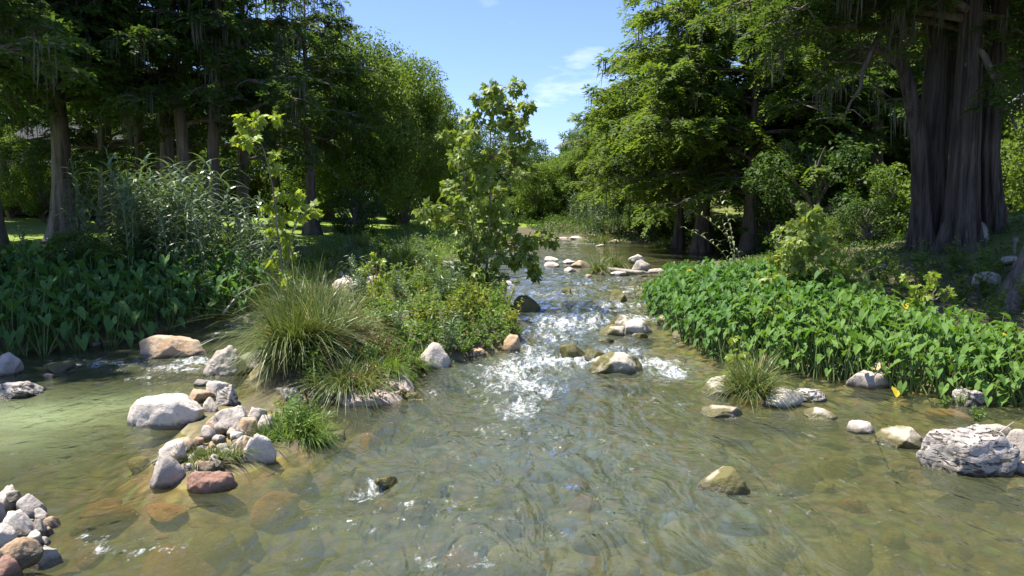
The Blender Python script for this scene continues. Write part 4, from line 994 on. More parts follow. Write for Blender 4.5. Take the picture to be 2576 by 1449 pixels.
def scatter(poly, spacing, rng, cap=400):
    poly = [tuple(p) for p in poly]; xs, ys = zip(*poly); pts = []
    for _ in range(cap * 60):
        x, y = rng.uniform(min(xs), max(xs)), rng.uniform(min(ys), max(ys))
        if not in_poly(np.array([x]), np.array([y]), poly)[0]: continue
        if pts and (np.hypot(*(np.array(pts) - [x, y]).T) < spacing).any(): continue
        pts.append((x, y))
        if len(pts) >= cap: break
    return np.array(pts)

def place_taro(pts, protos_fn, label_fn, smin=.85, smax=1.15, edge=None):
    rng = np.random.default_rng(9); zz = zs(pts[:, 0], pts[:, 1])
    for (x, y), z in zip(pts, zz):
        pr = protos_fn(x, y, rng); lab, grp = label_fn(x, y)
        loc = (x, y, max(z, water_level(y) - .12) - .02); s = rng.uniform(smin, smax) * (.80 if x > 8.3 else .78 if y > 23 and x > 0 else 1); r = rng.uniform(0, 6.28)
        if pr.name in USED: dup(pr, loc, r, lab, grp, s, (rng.uniform(-.12, .12), rng.uniform(-.12, .12)))
        else:
            USED.add(pr.name); pr.location = loc; pr.rotation_euler = (0, 0, r); pr.scale = (s,) * 3; pr['label'] = lab; pr['group'] = grp

TR_POLY = pxl([(1630, 776), (1706, 852), (1790, 908), (2035, 950), (2195, 972), (2435, 1012), (2600, 1024)]) + [(10.4, 13.4), (10.2, 14.6), (9.4, 16.4), (8.8, 18.5), (8.5, 20.8), (8.0, 23.0), (7.0, 25.8), (5.9, 27.2)]
TL_POLY = pxl([(-40, 908), (90, 894), (230, 876), (335, 862), (490, 814)]) + [(-7.9, 23.5), (-9.5, 25.0), (-13, 23.5), (-17, 22), (-15.5, 17.5)]
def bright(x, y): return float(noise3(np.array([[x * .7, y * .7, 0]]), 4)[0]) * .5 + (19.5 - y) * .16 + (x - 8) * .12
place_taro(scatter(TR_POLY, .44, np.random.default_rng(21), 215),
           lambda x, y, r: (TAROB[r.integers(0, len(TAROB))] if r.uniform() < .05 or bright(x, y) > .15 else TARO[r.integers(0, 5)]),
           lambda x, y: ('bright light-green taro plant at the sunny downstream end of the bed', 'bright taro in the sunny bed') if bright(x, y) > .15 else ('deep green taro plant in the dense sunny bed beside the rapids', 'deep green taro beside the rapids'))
place_taro(scatter(TL_POLY, .60, np.random.default_rng(22), 95), lambda x, y, r: TAROL[r.integers(0, 4)],
           lambda x, y: ('dark taro plant in the shaded bed along the side channel', 'taro in the shaded bed'), .9, 1.25)

# ------------------------------------------------------------------ sycamores
def sycamore_leaf(seed, s, mat):
    rng = np.random.default_rng(seed)
    ang = np.radians([-150, -118, -92, -62, -40, -22, 0, 22, 40, 62, 92, 118, 150]); rad = np.array([.40, .62, .50, .86, .56, .62, 1.0, .62, .56, .86, .50, .62, .40]) * .52 * s
    rad = rad * rng.uniform(.9, 1.1, 13); x, y = np.cos(ang) * rad + .12 * s, np.sin(ang) * rad
    z = -.35 * (x ** 2 + y ** 2) / s + .12 * np.abs(y) * rng.uniform(-1, 1) + rng.uniform(-.015, .015, 13)
    V = np.concatenate([[[.1 * s, 0, .0]], np.stack([x, y, z], 1), [[-.16 * s, .006, .02], [-.16 * s, -.006, .02], [.0, 0, 0]]])
    F = [[0, i, i + 1] for i in range(1, 13)] + [[14, 15, 16]]
    return MB().add(V, F, rng.uniform(0, 1)).mesh('leaf', M[mat], smooth=False)

def sycamore(name, label, stems, clusters, Y, mat, leaf_s, seed, depth=1.0, r0=.05, max_parts=300, cat='tree', dens=1.5):
    """stems: pixel polylines; clusters: (px, py, radius px, leaves). All at real distance Y with real depth spread."""
    rng = np.random.default_rng(seed); sc = 1 / ppm(Y)
    b = at(stems[0][0][0], stems[0][0][1], Y); b[2] = ground_z(b[0], b[1])
    root = thing(name, label, cat, b)
    leaves = [sycamore_leaf(seed + i, leaf_s * f, mat) for i, f in enumerate((.75, .9, 1.0, 1.1, 1.25, 1.0))]
    allp, wood = [], MB()
    for k, st in enumerate(stems):
        p = np.array([at(x, y, Y) for x, y in st]) - b; p[:, 1] += np.linspace(0, rng.uniform(-.5, .5) * depth, len(p)); p[0] = [p[0][0], p[0][1], min(p[0][2], 0) - .1]
        t = np.linspace(0, 1, len(p)); t2 = np.linspace(0, 1, len(p) * 4); pp = np.stack([np.interp(t2, t, p[:, i]) for i in range(3)], 1); pp[1:-1] = (pp[:-2] + pp[2:] + 2 * pp[1:-1]) / 4
        pp += rng.normal(0, .012, pp.shape)
        V, F = tube(pp, np.linspace(r0 * (1 if k == 0 else .7), .012, len(pp)), 8); wood.add(V, F); allp.append(pp)
    ap = np.concatenate(allp); todo = []
    for cx, cy, cr, nn in clusters:
        c = at(cx, cy, Y) - b; c[1] += rng.uniform(-1, 1) * depth * .8; R = cr * sc
        low = ap[(ap[:, 2] < c[2] - .05)] if (ap[:, 2] < c[2] - .05).any() else ap[:3]
        a = low[np.argmin(np.linalg.norm((low - c) * [1, 1, 1.0], axis=1) + .25 * np.abs(c[2] - low[:, 2] - .4))]
        q = np.linspace(0, 1, 6)[:, None]; bp = a + (c - a) * q + UP * np.sin(q * 3.14) * -.05 + rng.normal(0, .02, (6, 3)); bp[0] = a
        V, F = tube(bp, np.linspace(.016, .006, 6), 5); wood.add(V, F)
        for i in range(int(nn * dens)):
            d = unit(rng.normal(0, 1, (1, 3)))[0]; pos = c + d * R * rng.uniform(.2, 1) ** .6 * [1, .9, .9]
            out = unit((pos - c + [0, 0, -.02])[None])[0]; x = unit((out * .7 + rng.normal(0, .35, 3) + [0, 0, -.55])[None])[0]
            nz_ = unit((UP * .55 + rng.normal(0, .5, 3) + np.array([-.25, -.4, 0]))[None])[0]; y = unit(np.cross(nz_, x)[None])[0]; zax = np.cross(x, y)
            todo.append((pos, x, y, zax)); V, F = tube(np.array([c + (pos - c) * .1, c + (pos - c) * .55 + UP * .02, pos]), [.005, .004, .003], 3); wood.add(V, F)
    wood.build('trunk', M['twig'], root)
    order = np.argsort([p[1] for p, *_ in todo]); rest = MB()
    for n_, i in enumerate(order):
        pos, x, y, zax = todo[i]; me = leaves[i % len(leaves)]
        if n_ < max_parts:
            o = link('leaf', me, root)
            o.matrix_local = Matrix(((x[0], y[0], zax[0], pos[0]), (x[1], y[1], zax[1], pos[1]), (x[2], y[2], zax[2], pos[2]), (0, 0, 0, 1)))
        else:
            V = np.array([v.co[:] for v in me.vertices]); V = pos + V[:, :1] * x + V[:, 1:2] * y + V[:, 2:] * zax; rest.add(V, [list(f.vertices) for f in me.polygons], rng.uniform(0, 1))
    if rest.n: o = rest.build('foliage', M[mat], root, smooth=False); o['kind'] = 'stuff'
    return root

CL = [(1244, 231, 24, 12), (1297, 228, 22, 11), (1324, 265, 20, 10), (1302, 298, 24, 14), (1205, 248, 18, 7), (1240, 268, 28, 14), (1173, 296, 22, 9), (1200, 306, 16, 6), (1306, 338, 24, 14), (1322, 362, 18, 9), (1284, 372, 24, 10), (1190, 344, 20, 8), (1155, 352, 22, 9), (1120, 338, 16, 6), (1250, 318, 20, 8), (1270, 262, 22, 12), (1275, 300, 22, 10),
      (1164, 387, 24, 11), (1200, 404, 26, 13), (1240, 398, 28, 14), (1297, 404, 26, 13), (1326, 420, 24, 10), (1142, 402, 20, 8), (1310, 445, 20, 8), (1173, 449, 28, 14), (1137, 480, 28, 14), (1190, 484, 28, 14), (1217, 449, 28, 13), (1253, 484, 22, 10), (1120, 465, 20, 8), (1160, 510, 26, 13), (1068, 529, 20, 9), (1102, 522, 20, 9), (1084, 552, 20, 8), (1125, 545, 18, 6), (1195, 529, 28, 13), (1253, 529, 20, 8), (1235, 562, 24, 10),
      (1164, 573, 24, 11), (1195, 602, 26, 12), (1244, 598, 26, 12), (1284, 604, 26, 12), (1329, 606, 24, 12), (1364, 598, 22, 10), (1391, 608, 16, 7), (1324, 640, 24, 11), (1297, 655, 22, 9), (1346, 689, 18, 8), (1340, 668, 14, 5), (1173, 626, 24, 10), (1200, 648, 26, 12), (1253, 640, 24, 11), (1240, 676, 26, 11), (1200, 684, 26, 11), (1217, 725, 24, 10), (1170, 670, 22, 8), (1255, 705, 22, 8), (1280, 570, 20, 7)]
sycamore('young_sycamore', 'tall young sycamore with two pale stems growing on the river island', [[(1222, 745), (1222, 711), (1230, 600), (1235, 440), (1233, 342), (1244, 235)], [(1212, 745), (1200, 684), (1190, 573), (1172, 470), (1160, 390)], [(1226, 745), (1250, 660), (1290, 620), (1370, 600)]], CL, 23.5, 'syc', .34, 301, 1.1, .055, dens=3.2)
sycamore('young_sycamore', 'spindly young sycamore with yellow-green leaf tufts behind the big sedge', [[(722, 790), (716, 720), (702, 600), (690, 480), (672, 392), (640, 330)], [(722, 790), (725, 640), (742, 560), (788, 520)]],
         [(622, 318, 24, 12), (600, 348, 18, 8), (650, 300, 18, 8), (692, 296, 14, 6), (642, 356, 20, 9), (610, 300, 14, 5), (685, 388, 12, 5), (682, 425, 14, 6), (690, 490, 16, 6), (700, 540, 20, 9), (678, 522, 16, 6), (742, 500, 18, 8), (786, 528, 16, 8), (742, 545, 18, 7), (682, 580, 16, 7), (700, 622, 18, 8), (680, 660, 20, 10), (716, 652, 16, 6), (738, 690, 20, 8), (700, 700, 20, 9), (722, 590, 14, 5), (748, 735, 18, 7)], 20.5, 'sycy', .34, 331, .5, .032, dens=2.2)
sycamore('young_sycamore', 'small yellow-green sycamore shoot on the island by the pale boulders', [[(945, 790), (945, 720), (948, 650)], [(945, 780), (930, 700), (912, 680)]], [(905, 690, 14, 6), (930, 668, 14, 6), (958, 658, 14, 7), (945, 700, 16, 8), (970, 690, 14, 6), (938, 730, 16, 7), (958, 752, 16, 7), (948, 640, 10, 4)], 21, 'sycy', .24, 351, .3, .016)
rs = random.Random(4)
tri = []
for _ in range(46):
    v = rs.uniform(0, 1) ** .7; tri.append((2030 + rs.uniform(-1, 1) * (12 + 150 * v) + 20 * v, 530 + 205 * v, 26, 8))
sycamore('sycamore_bush', 'leafy light-green sycamore bush with a pale pointed top rising from the taro', [[(2060, 770), (2040, 660), (2026, 520)], [(2070, 770), (2110, 660), (2150, 600)], [(2055, 770), (1990, 680), (1950, 610)], [(2075, 770), (2150, 700), (2220, 660)]], tri + [(2024, 515, 12, 5), (2022, 540, 16, 7), (1985, 575, 20, 8), (1960, 620, 22, 9)], 19.5, 'sycb', .30, 361, .9, .035, cat='bush', dens=2.2)
sycamore('sycamore_shoot', 'yellow-lit sycamore shoot at the bright end of the taro bed', [[(2350, 800), (2345, 740), (2360, 690)], [(2345, 800), (2300, 740)]], [(2330, 700, 16, 8), (2362, 690, 14, 6), (2300, 722, 16, 7), (2380, 738, 16, 7), (2340, 740, 18, 9), (2310, 755, 16, 7), (2290, 700, 10, 4)], 16.5, 'sycy', .22, 371, .3, .016, cat='plant')
sycamore('sycamore_shoot', 'yellow-green sycamore sprig above the small sedge tuft in the water', [[(1868, 985), (1858, 920), (1850, 860)], [(1868, 985), (1875, 920)]], [(1850, 858, 14, 6), (1862, 885, 16, 7), (1842, 900, 16, 6), (1876, 910, 14, 6), (1852, 930, 16, 7), (1880, 935, 10, 4)], 14.6, 'sycy', .2, 381, .2, .012, cat='plant')
sycamore('sycamore_shoot', 'tiny green leafy sprig growing between the cairn stones', [[(578, 1135), (580, 1100)]], [(580, 1100, 14, 7), (572, 1112, 10, 4)], 11.4, 'sycy', .13, 391, .08, .008, cat='plant')

# ------------------------------------------------------------------ canes
def cane_mesh(seed, H, bend, nl=26, leaf=.92, wdt=.085, mat='cane', rad=.016):
    rng = np.random.default_rng(seed); t = np.linspace(0, 1, 9); a = 0
    pts = np.stack([bend * H * t ** 2, .05 * H * np.sin(t * 3) * t, H * (t - .25 * abs(bend) * t ** 2)], 1)
    st = MB(); V, F = tube(pts, np.linspace(rad, .006, 9), 5); st.add(V, F, rng.uniform(0, 1))
    lf = MB(); u = np.linspace(.18, .99, nl); f = u * 8; i = np.minimum(f.astype(int), 7); base = pts[i] + (pts[i + 1] - pts[i]) * (f - i)[:, None]
    az = np.where(np.arange(nl) % 2 == 0, 0, np.pi) + rng.normal(0, .55, nl) + rng.uniform(0, 6.28); out = np.stack([np.cos(az), np.sin(az), 0 * az], 1)
    V, F, sg = strips(base, out, leaf * rng.uniform(.7, 1.2, nl), rng.uniform(.7, 1.15, nl), np.full(nl, wdt), 5, .75, rng); lf.add(V, F, np.repeat(rng.uniform(0, 1, nl), sg))
    return st.mesh('cane', M['canes'], True), lf.mesh('leaves', M[mat], False)
CANES = [cane_mesh(500 + i, rs.uniform(3.0, 3.9), rs.uniform(.08, .3)) for i in range(7)]
CANEL = [cane_mesh(520 + i, 3.2, b, 17, .5, .055, 'canep', .022) for i, b in enumerate((.55, .2, .75))]
def cane_clump(label, pts, protos, rng, scale=(.8, 1.15), name='cane_clump'):
    c = np.mean(pts, 0); root = thing(name, label, 'cane', (c[0], c[1], ground_z(*c)))
    for x, y in pts:
        st, lf = protos[rng.integers(0, len(protos))]; o = link('cane', st, root); o.location = (x - c[0], y - c[1], ground_z(x, y) - root.location[2] - .05)
        o.rotation_euler = (rng.uniform(-.1, .1), rng.uniform(-.1, .1), rng.uniform(0, 6.28)); s = rng.uniform(*scale); o.scale = (s, s, s); link('leaves', lf, o)
    return root
rg = np.random.default_rng(8)
cane_clump('tall arching cane thicket with silvery green leaves behind the shaded taro', np.stack([rg.uniform(-14.2, -9.6, 95), rg.uniform(23.0, 27.5, 95)], 1) - [0, 0], CANES, rg)
cane_clump('sparse canes at the lawn end of the cane thicket', np.stack([rg.uniform(-9.4, -7.9, 16), rg.uniform(23.5, 27, 16)], 1), CANES, rg, (.6, .9))
cane_clump('short canes at the shaded bank edge near the lone dark trunk', np.stack([rg.uniform(-16.5, -14, 12), rg.uniform(21.5, 23.5, 12)], 1), CANES, rg, (.35, .5))
def lone_canes():
    c = at(1850, 690, 24.0); root = thing('cane_stand', 'few pale arching canes standing above the taro by the pool', 'cane', (c[0], c[1], ground_z(c[0], c[1])))
    for k, (x, rz, s) in enumerate(((1868, math.pi, .86), (1850, math.pi * 1.05, .74), (1858, math.pi, .95), (1862, 2.9, .7))):
        st, lf = CANEL[(0, 2, 1, 1)[k]]; o = link('cane', st, root); q = at(x, 690, 24.0); o.location = (q[0] - c[0], (k - 1) * .3, 0); o.rotation_euler = (0, 0, rz); o.scale = (s,) * 3; link('leaves', lf, o)
lone_canes()
for lab, px, Y, n, w in (('pale reedy cane patch on the grassy point of the far bank', 1560, 66, 30, 3.0), ('pale cane patch at the bend below the bright trees', 1500, 74, 22, 2.2), ('small cane patch on the near side of the bend', 1470, 78, 12, 1.5)):
    x = at(px, 600, Y)[0]; cane_clump(lab, np.stack([rg.uniform(x - w, x + w, n), rg.uniform(Y - 1.5, Y + 2, n)], 1), CANES, rg, (.7, 1.1))

# ------------------------------------------------------------------ sedges, grasses, weeds
def sedge_geo(n, R, L, seed, wdt=.02, spread=1.0, bias=(0, 0)):
    """several tussocks with their own lean, so the clump is a loose mop and no even dome."""
    rng = np.random.default_rng(seed); k = 9; tc_ = rng.normal(0, .55, (k, 2)) * R; tb = rng.normal(0, .8, (k, 2)); tl = rng.uniform(.6, 1.15, k); w = rng.integers(0, k, n)
    a = rng.uniform(0, 6.28, n); r = R * .4 * np.sqrt(rng.uniform(0, 1, n))
    base = np.stack([np.cos(a) * r + tc_[w, 0], np.sin(a) * r + tc_[w, 1], np.zeros(n)], 1)
    d0 = base[:, :2] / R; out = np.stack([np.cos(a) * .8 + tb[w, 0] + bias[0] + d0[:, 0], np.sin(a) * .8 + tb[w, 1] + bias[1] + d0[:, 1], 0 * a], 1); out = unit(out)
    V, F, sg = strips(base, out, L * tl[w] * rng.uniform(.5, 1.15, n), np.clip(rng.beta(2.4, 1.3, n) * 1.3 * spread, .08, 1.4), wdt * rng.uniform(.6, 1.3, n), 7, 1.0, rng)
    q = np.linspace(0, 1, 8)[None, :, None, None] ** 2; V = (V.reshape(n, 8, 2, 3) + rng.normal(0, .13, (n, 1, 1, 3)) * L * q * [1, 1, .5]).reshape(-1, 3)
    return V, F, np.repeat(rng.uniform(0, 1, n), sg)

def seed_heads(n, R, L, seed, bias=(.5, -.2)):
    rng = np.random.default_rng(seed); st, hd = MB(), MB(); a = rng.uniform(-1.2, 1.2, n); out = unit(np.stack([np.cos(a) + bias[0], np.sin(a) + bias[1], 0 * a], 1)); base = rng.normal(0, R * .4, (n, 3)) * [1, 1, 0]
    Ls = L * rng.uniform(.75, 1.1, n); ar = rng.uniform(.7, 1.15, n)
    V, F, sg = strips(base, out, Ls, ar, np.full(n, .012), 6, 1.0, rng); hd.add(V, F, .3)
    P6 = V.reshape(n, 7, 2, 3).mean(2)
    for k in range(n):
        for s in np.linspace(.62, 1, 7):
            f = s * 6; i = min(int(f), 5); c = P6[k, i] + (P6[k, i + 1] - P6[k, i]) * (f - i); m = 7
            VV, FF = diamonds(np.repeat(c[None], m, 0), rng.normal(0, 1, (m, 3)) - UP * .5, rng.normal(0, 1, (m, 3)), rng.uniform(.03, .075, m), .022); hd.add(VV, FF, rng.uniform(0, 1, m))
    return hd

def sedge(name, label, px, py, n, R, L, seed, z=None, mat='sedge', heads=0, group=None, spread=1.0, bias=(0, 0), wdt=.02, loc=None, cat='sedge'):
    c = P(px, py) if loc is None else np.array(loc); g = ground_z(c[0], c[1]) if z is None else z
    root = thing(name, label, cat, (c[0], c[1], max(g, float(water_level(c[1]))) - .04), 0, group)
    V, F, v = sedge_geo(n, R, L, seed, wdt, spread, bias); o = MB().add(V, F, v).build('blades', M[mat], root, smooth=False); o['kind'] = 'stuff'
    if heads: seed_heads(heads, R, L, seed + 1).build('seed_heads', M['seed'], root, smooth=False)['kind'] = 'stuff'
    return root
sedge('sedge_clump', 'huge arching sedge clump spilling over the rocks at the island tip', 762, 965, 2400, .50, 2.0, 601, z=.55, heads=12, bias=(.15, -.15), wdt=.022, spread=.78)
sedge('sedge_clump', 'sedge clump with rust-brown seed heads beside the flat slab', 845, 930, 1100, .40, 1.6, 602, z=.42, heads=40, bias=(.6, -.2), spread=.85)
sedge('sedge_clump', 'tall sedge at the crest of the island behind the huge clump', 790, 855, 1500, .55, 1.9, 603, z=.5, heads=18, bias=(-.1, 0), spread=.75)
sedge('sedge_clump', 'feathery brown-tipped sedge behind the spindly sycamore', 812, 800, 900, .5, 1.45, 604, z=.55, heads=30)
sedge('sedge_clump', 'drooping sedge over the grey pitted boulder', 700, 960, 700, .3, 1.25, 605, z=.4, bias=(-.3, -.3))
sedge('sedge_clump', 'small sedge tuft with trailing straw blades standing in the water', 1890, 1008, 1100, .25, 1.15, 606, z=.12, bias=(.1, -.1), wdt=.017, spread=.85)
for k, (lab, px, py, n, R, L) in enumerate((('bright grass clump on the bank upstream of the quiet channel', 1010, 676, 900, .7, 1.9), ('low grass clump on the bank beside the quiet channel', 1070, 674, 700, .6, 1.5), ('pale grass clump where the left bank meets the river', 950, 684, 700, .7, 1.6), ('small grass tuft standing on the gravel bar by the pale stack', 1543, 672, 420, .25, 1.4), ('short dark grass tuft at the edge of the gravel bar', 1505, 688, 420, .3, 1.2), ('silvery grass clump in the shade of the cypresses', 830, 690, 900, .8, 1.7), ('grass clump below the driftwood roots', 890, 664, 700, .9, 1.7), ('dark sedge hanging at the water edge across the pool', 1690, 622, 800, 1.1, 1.5), ('grassy mound on the far point under the cane patch', 1535, 610, 800, 1.6, 1.6))):
    sedge('grass_clump', lab, px, py, n, R, L, 620 + k, mat='grass' if k in (0, 1, 2, 7) else 'sedge', wdt=.035, cat='grass')
sedge('grass_clump', 'grass tuft growing on the end of the cairn bar', 735, 1112, 700, .30, .55, 640, mat='grass', wdt=.014, cat='grass')
sedge('grass_clump', 'wispy grass tuft among the cairn stones', 520, 1178, 420, .26, .32, 641, z=.18, mat='sedge', wdt=.012, cat='grass')
sedge('grass_clump', 'reddish dry grass hanging at the corner of the bar', 800, 1060, 200, .14, .5, 642, mat='sedge', wdt=.012, cat='grass')
sedge('grass_clump', 'brown-green grass spilling over the slope above the flat slab', 895, 1000, 900, .40, .85, 644, mat='sedge', heads=10, wdt=.016, bias=(.5, -.3), cat='grass')
sedge('grass_clump', 'short grass tuft on the slope beside the rounded stone on the slab', 960, 975, 600, .30, .6, 645, mat='grass', wdt=.016, bias=(.2, -.4), cat='grass')
sedge('grass_clump', 'grass tuft beside the white round island boulder', 1030, 935, 500, .25, .75, 643, z=.12, mat='grass', wdt=.016, cat='grass')

def weed_proto(seed, H, nst, mat, leaf=.14, wd=.05):
    rng = np.random.default_rng(seed); root = thing('weed_plant', 'weed', 'plant'); st, lf = MB(), MB()
    for k in range(nst):
        h = H * rng.uniform(.6, 1.1); a = rng.uniform(0, 6.28); t = np.linspace(0, 1, 6); ln = rng.uniform(.08, .4)
        p = np.stack([np.cos(a) * (ln * h * t ** 1.5 + .05), np.sin(a) * (ln * h * t ** 1.5 + .05), h * t], 1); V, F = tube(p, np.linspace(.009, .003, 6), 4); st.add(V, F)
        n = int(h / .045); u = rng.uniform(.12, 1, n); f = u * 5; i = np.minimum(f.astype(int), 4); c = p[i] + (p[i + 1] - p[i]) * (f - i)[:, None]; az = rng.uniform(0, 6.28, n)
        D = np.stack([np.cos(az), np.sin(az), rng.uniform(-.3, .8, n)], 1); V, F = diamonds(c, D, UP + rng.normal(0, .4, (n, 3)), leaf * rng.uniform(.7, 1.2, n) * (1.2 - .5 * u), wd * rng.uniform(.8, 1.2, n), .05); lf.add(V, F, rng.uniform(0, 1, n))
    st.build('stems', M['stalk'], root); lf.build('leaves', M[mat], root, smooth=False)
    for c in root.children: c['kind'] = 'stuff'
    return root
WD = [weed_proto(700 + i, h, n, m, l, w) for i, (h, n, m, l, w) in enumerate(((.9, 9, 'weed', .16, .05), (.7, 10, 'weed', .13, .045), (.75, 9, 'weedy', .12, .05), (1.1, 8, 'cane', .24, .035), (.8, 9, 'broad2', .18, .08), (.35, 14, 'weed', .09, .035)))]
def weeds(pts, ks, label, group, smin=.8, smax=1.2):
    r = random.Random(len(pts) * 3 + 1); zz = zs(pts[:, 0], pts[:, 1])
    for (x, y), z in zip(pts, zz):
        w = WD[r.choice(ks)]; loc = (x, y, max(z, water_level(y)) - .03); s = r.uniform(smin, smax)
        if w.name in USED: dup(w, loc, r.uniform(0, 6.28), label, group, s)
        else: USED.add(w.name); w.location = loc; w['label'] = label; w['group'] = group; w.scale = (s,) * 3
rw = np.random.default_rng(31)
ISL_G = pxl([(960, 900), (1040, 925), (1130, 905), (1200, 890), (1275, 872), (1300, 845), (1285, 800), (1255, 745), (1150, 722), (1000, 738), (900, 760), (880, 840)])
weeds(scatter(ISL_G, .42, rw, 62), (0, 1, 3, 4, 2, 2), 'leafy green weed in the thicket on the island', 'weeds in the island thicket')
weeds(scatter(pxl([(1130, 870), (1200, 872), (1230, 820), (1180, 790), (1130, 820)]), .36, rw, 12), (2,), 'yellow-green weed at the sunny front of the island', 'yellow weeds on the island front')
weeds(scatter(pxl([(1000, 930), (1060, 915), (1200, 892), (1290, 872), (1310, 848), (1270, 850), (1150, 870), (980, 890)]), .26, rw, 44), (5,), 'low grassy weed fringing the island bank', 'low weeds fringing the island', .7, 1.2)
weeds(scatter(pxl([(480, 808), (570, 788), (660, 770), (690, 740), (600, 720), (490, 740), (430, 780)]), .42, rw, 40), (0, 4, 3), 'bright leafy weed on the bank where the shaded taro ends', 'weeds at the end of the shaded taro', .8, 1.25)
weeds(scatter(pxl([(715, 742), (800, 712), (900, 692), (1050, 674), (1200, 646), (1250, 630), (1150, 632), (1000, 640), (820, 660), (700, 690), (640, 720)]), .8, rw, 80), (0, 3, 4, 1), 'green weed on the low bank between channel and cypresses', 'weeds on the low upstream bank', .7, 1.2)
weeds(scatter(pxl([(830, 1000), (880, 985), (1040, 965), (1040, 935), (880, 930), (820, 960)]), .24, rw, 26), (5, 1, 5), 'low weed on the slope between the sedges and the flat slab', 'weeds above the flat slab', .6, 1.0)
weeds(scatter(pxl([(700, 1130), (790, 1115), (795, 1075), (740, 1045), (690, 1070)]), .16, rw, 16), (5, 1), 'small weed on the grassy end of the cairn bar', 'weeds on the cairn bar', .5, .8)
weeds(scatter(pxl([(740, 1010), (830, 1010), (820, 960), (760, 940)]), .22, rw, 10), (0, 4), 'light green weed sprouting through the huge sedge', 'weeds in the huge sedge', .6, .9)
weeds(np.array([P(2415, 1100)[:2], P(2455, 1095)[:2], P(2500, 1140)[:2]]) + [0, .4], (5,), 'sparse weed growing on the large pitted boulder', 'weeds on the pitted boulder', .6, .8)
for o in [o for o in COL.objects if o.get('group') == 'weeds on the pitted boulder']: o.location.z = .34
weeds(scatter([(10.2, 13.5), (13, 13), (14.5, 17), (13.5, 22), (11, 24), (9.2, 24), (10.6, 19), (11, 16)], .62, rw, 60), (0, 1, 4), 'weed in the shade at the foot of the giant cypress', 'weeds below the giant cypress', .6, 1.1)
weeds(scatter(pxl([(1960, 642), (1900, 632), (1740, 617), (1640, 611), (1500, 604), (1480, 598), (1640, 600), (1800, 606), (2000, 620)]), 1.1, rw, 50), (0, 3, 4), 'weed lining the far bank of the pool', 'weeds lining the pool', 1.0, 1.7)

def undergrowth(name, label, poly, n, h0, h1, mat, seed, ls=.16):
    rng = np.random.default_rng(seed); pts = []
    xs, ys = zip(*poly); x, y = rng.uniform(min(xs), max(xs), n * 4), rng.uniform(min(ys), max(ys), n * 4); k = in_poly(x, y, poly); x, y = x[k][:n], y[k][:n]
    z = zs(x, y); ok = z > water_level(y) + .02; x, y, z = x[ok], y[ok], z[ok]; m = len(x)
    hum = np.clip(.5 + .7 * fbm(np.stack([x, y, 0 * x], 1) * .9, 3, seed), .1, 1.2)
    pos = np.stack([x, y, z + rng.uniform(0, 1, m) ** .6 * (h0 + (h1 - h0) * hum)], 1); d = rng.normal(0, 1, (m, 3)) + UP * .2
    V, F = diamonds(pos, d, UP * .9 + rng.normal(0, .6, (m, 3)), ls * rng.uniform(.6, 1.3, m), ls * .38)
    o = MB().add(V, F, np.clip(rng.uniform(0, .5, m) + .5 * hum, 0, .95)).build(name, M[mat], smooth=False); tag(o, label, 'plants', kind='stuff')
U = undergrowth
def band(pts, w0, w1): return pts
U('undergrowth', 'tangled low plants covering the shaded bank behind the taro and canes', [(-19, 18), (-12, 18.5), (-8.5, 22), (-7, 27), (-5.5, 33), (-8, 36), (-13, 31), (-20, 26)], 14000, .05, .3, 'weed', 801)
U('undergrowth', 'green ground plants over the low upstream bank', [(-8, 27), (-5.5, 29), (-4, 36), (-2, 45), (-1, 60), (-3, 72), (-9, 72), (-12, 55), (-11, 40)], 22000, .05, .45, 'weed', 802, .2)
U('undergrowth', 'low plants across the far pool bank', [(4, 80), (1, 76), (8, 58), (15, 44), (18, 38), (24, 40), (20, 56), (14, 72), (8, 86), (-2, 90), (-4, 82)], 26000, .1, .9, 'broad', 803, .24)
U('undergrowth', 'shaded ground plants under the giant cypress and behind the taro', [(6.5, 27.5), (9, 24.5), (11, 20), (11.5, 14), (16, 13), (20, 18), (19, 24), (20, 34), (16, 40), (12, 36)], 12000, .0, .28, 'broad', 804, .14)
U('undergrowth', 'weedy sunlit plants up the slope behind the giant cypress', [(13, 36), (20, 28), (30, 26), (48, 36), (50, 60), (30, 70), (20, 56)], 26000, .1, 1.2, 'broad2', 805, .3)
U('undergrowth', 'dense low greenery between the island weeds', ISL_G, 9000, .0, .42, 'weed', 806, .12)
U('undergrowth', 'dark thicket along the back of the lawn', [(-70, 70), (-60, 58), (-45, 66), (-30, 76), (-16, 88), (-6, 96), (-6, 120), (-90, 120)], 30000, .2, 3.2, 'broad', 807, .5)
def taro_fill(label, poly, n, size, mat_fn, seed, h0=.35, h1=1.05):
    rng = np.random.default_rng(seed); xs, ys = zip(*poly); x, y = rng.uniform(min(xs), max(xs), n * 6), rng.uniform(min(ys), max(ys), n * 6); k = in_poly(x, y, poly); x, y = x[k][:n], y[k][:n]; z = np.maximum(zs(x, y), water_level(y)); mb = MB()
    for i in range(len(x)):
        a = rng.uniform(0, 6.28); h = np.array([math.cos(a), math.sin(a), 0]); b = np.array([x[i], y[i], z[i]]); t = b + h * .2 + UP * rng.uniform(h0, h1 * (.78 if x[i] > 8.3 or (y[i] > 23 and x[i] > 0) else 1))
        v = 1.0 if rng.uniform() < .012 else rng.uniform(0, .9)
        taro_leaf_geo(mb, b, t, h * rng.uniform(.6, .95) + UP * rng.uniform(-.9, -.1), size * rng.uniform(.65, 1.1), rng, v, mat_fn(x[i], y[i]))
    tag(mb.build('taro_leaves', [M['taro'], M['stalk'], M['tarob']], smooth=False), label, 'plants', kind='stuff')
taro_fill('crowded taro leaves filling the shaded bed below the plant tops', TL_POLY, 1300, .45, lambda x, y: 0, 808, .1, .85)
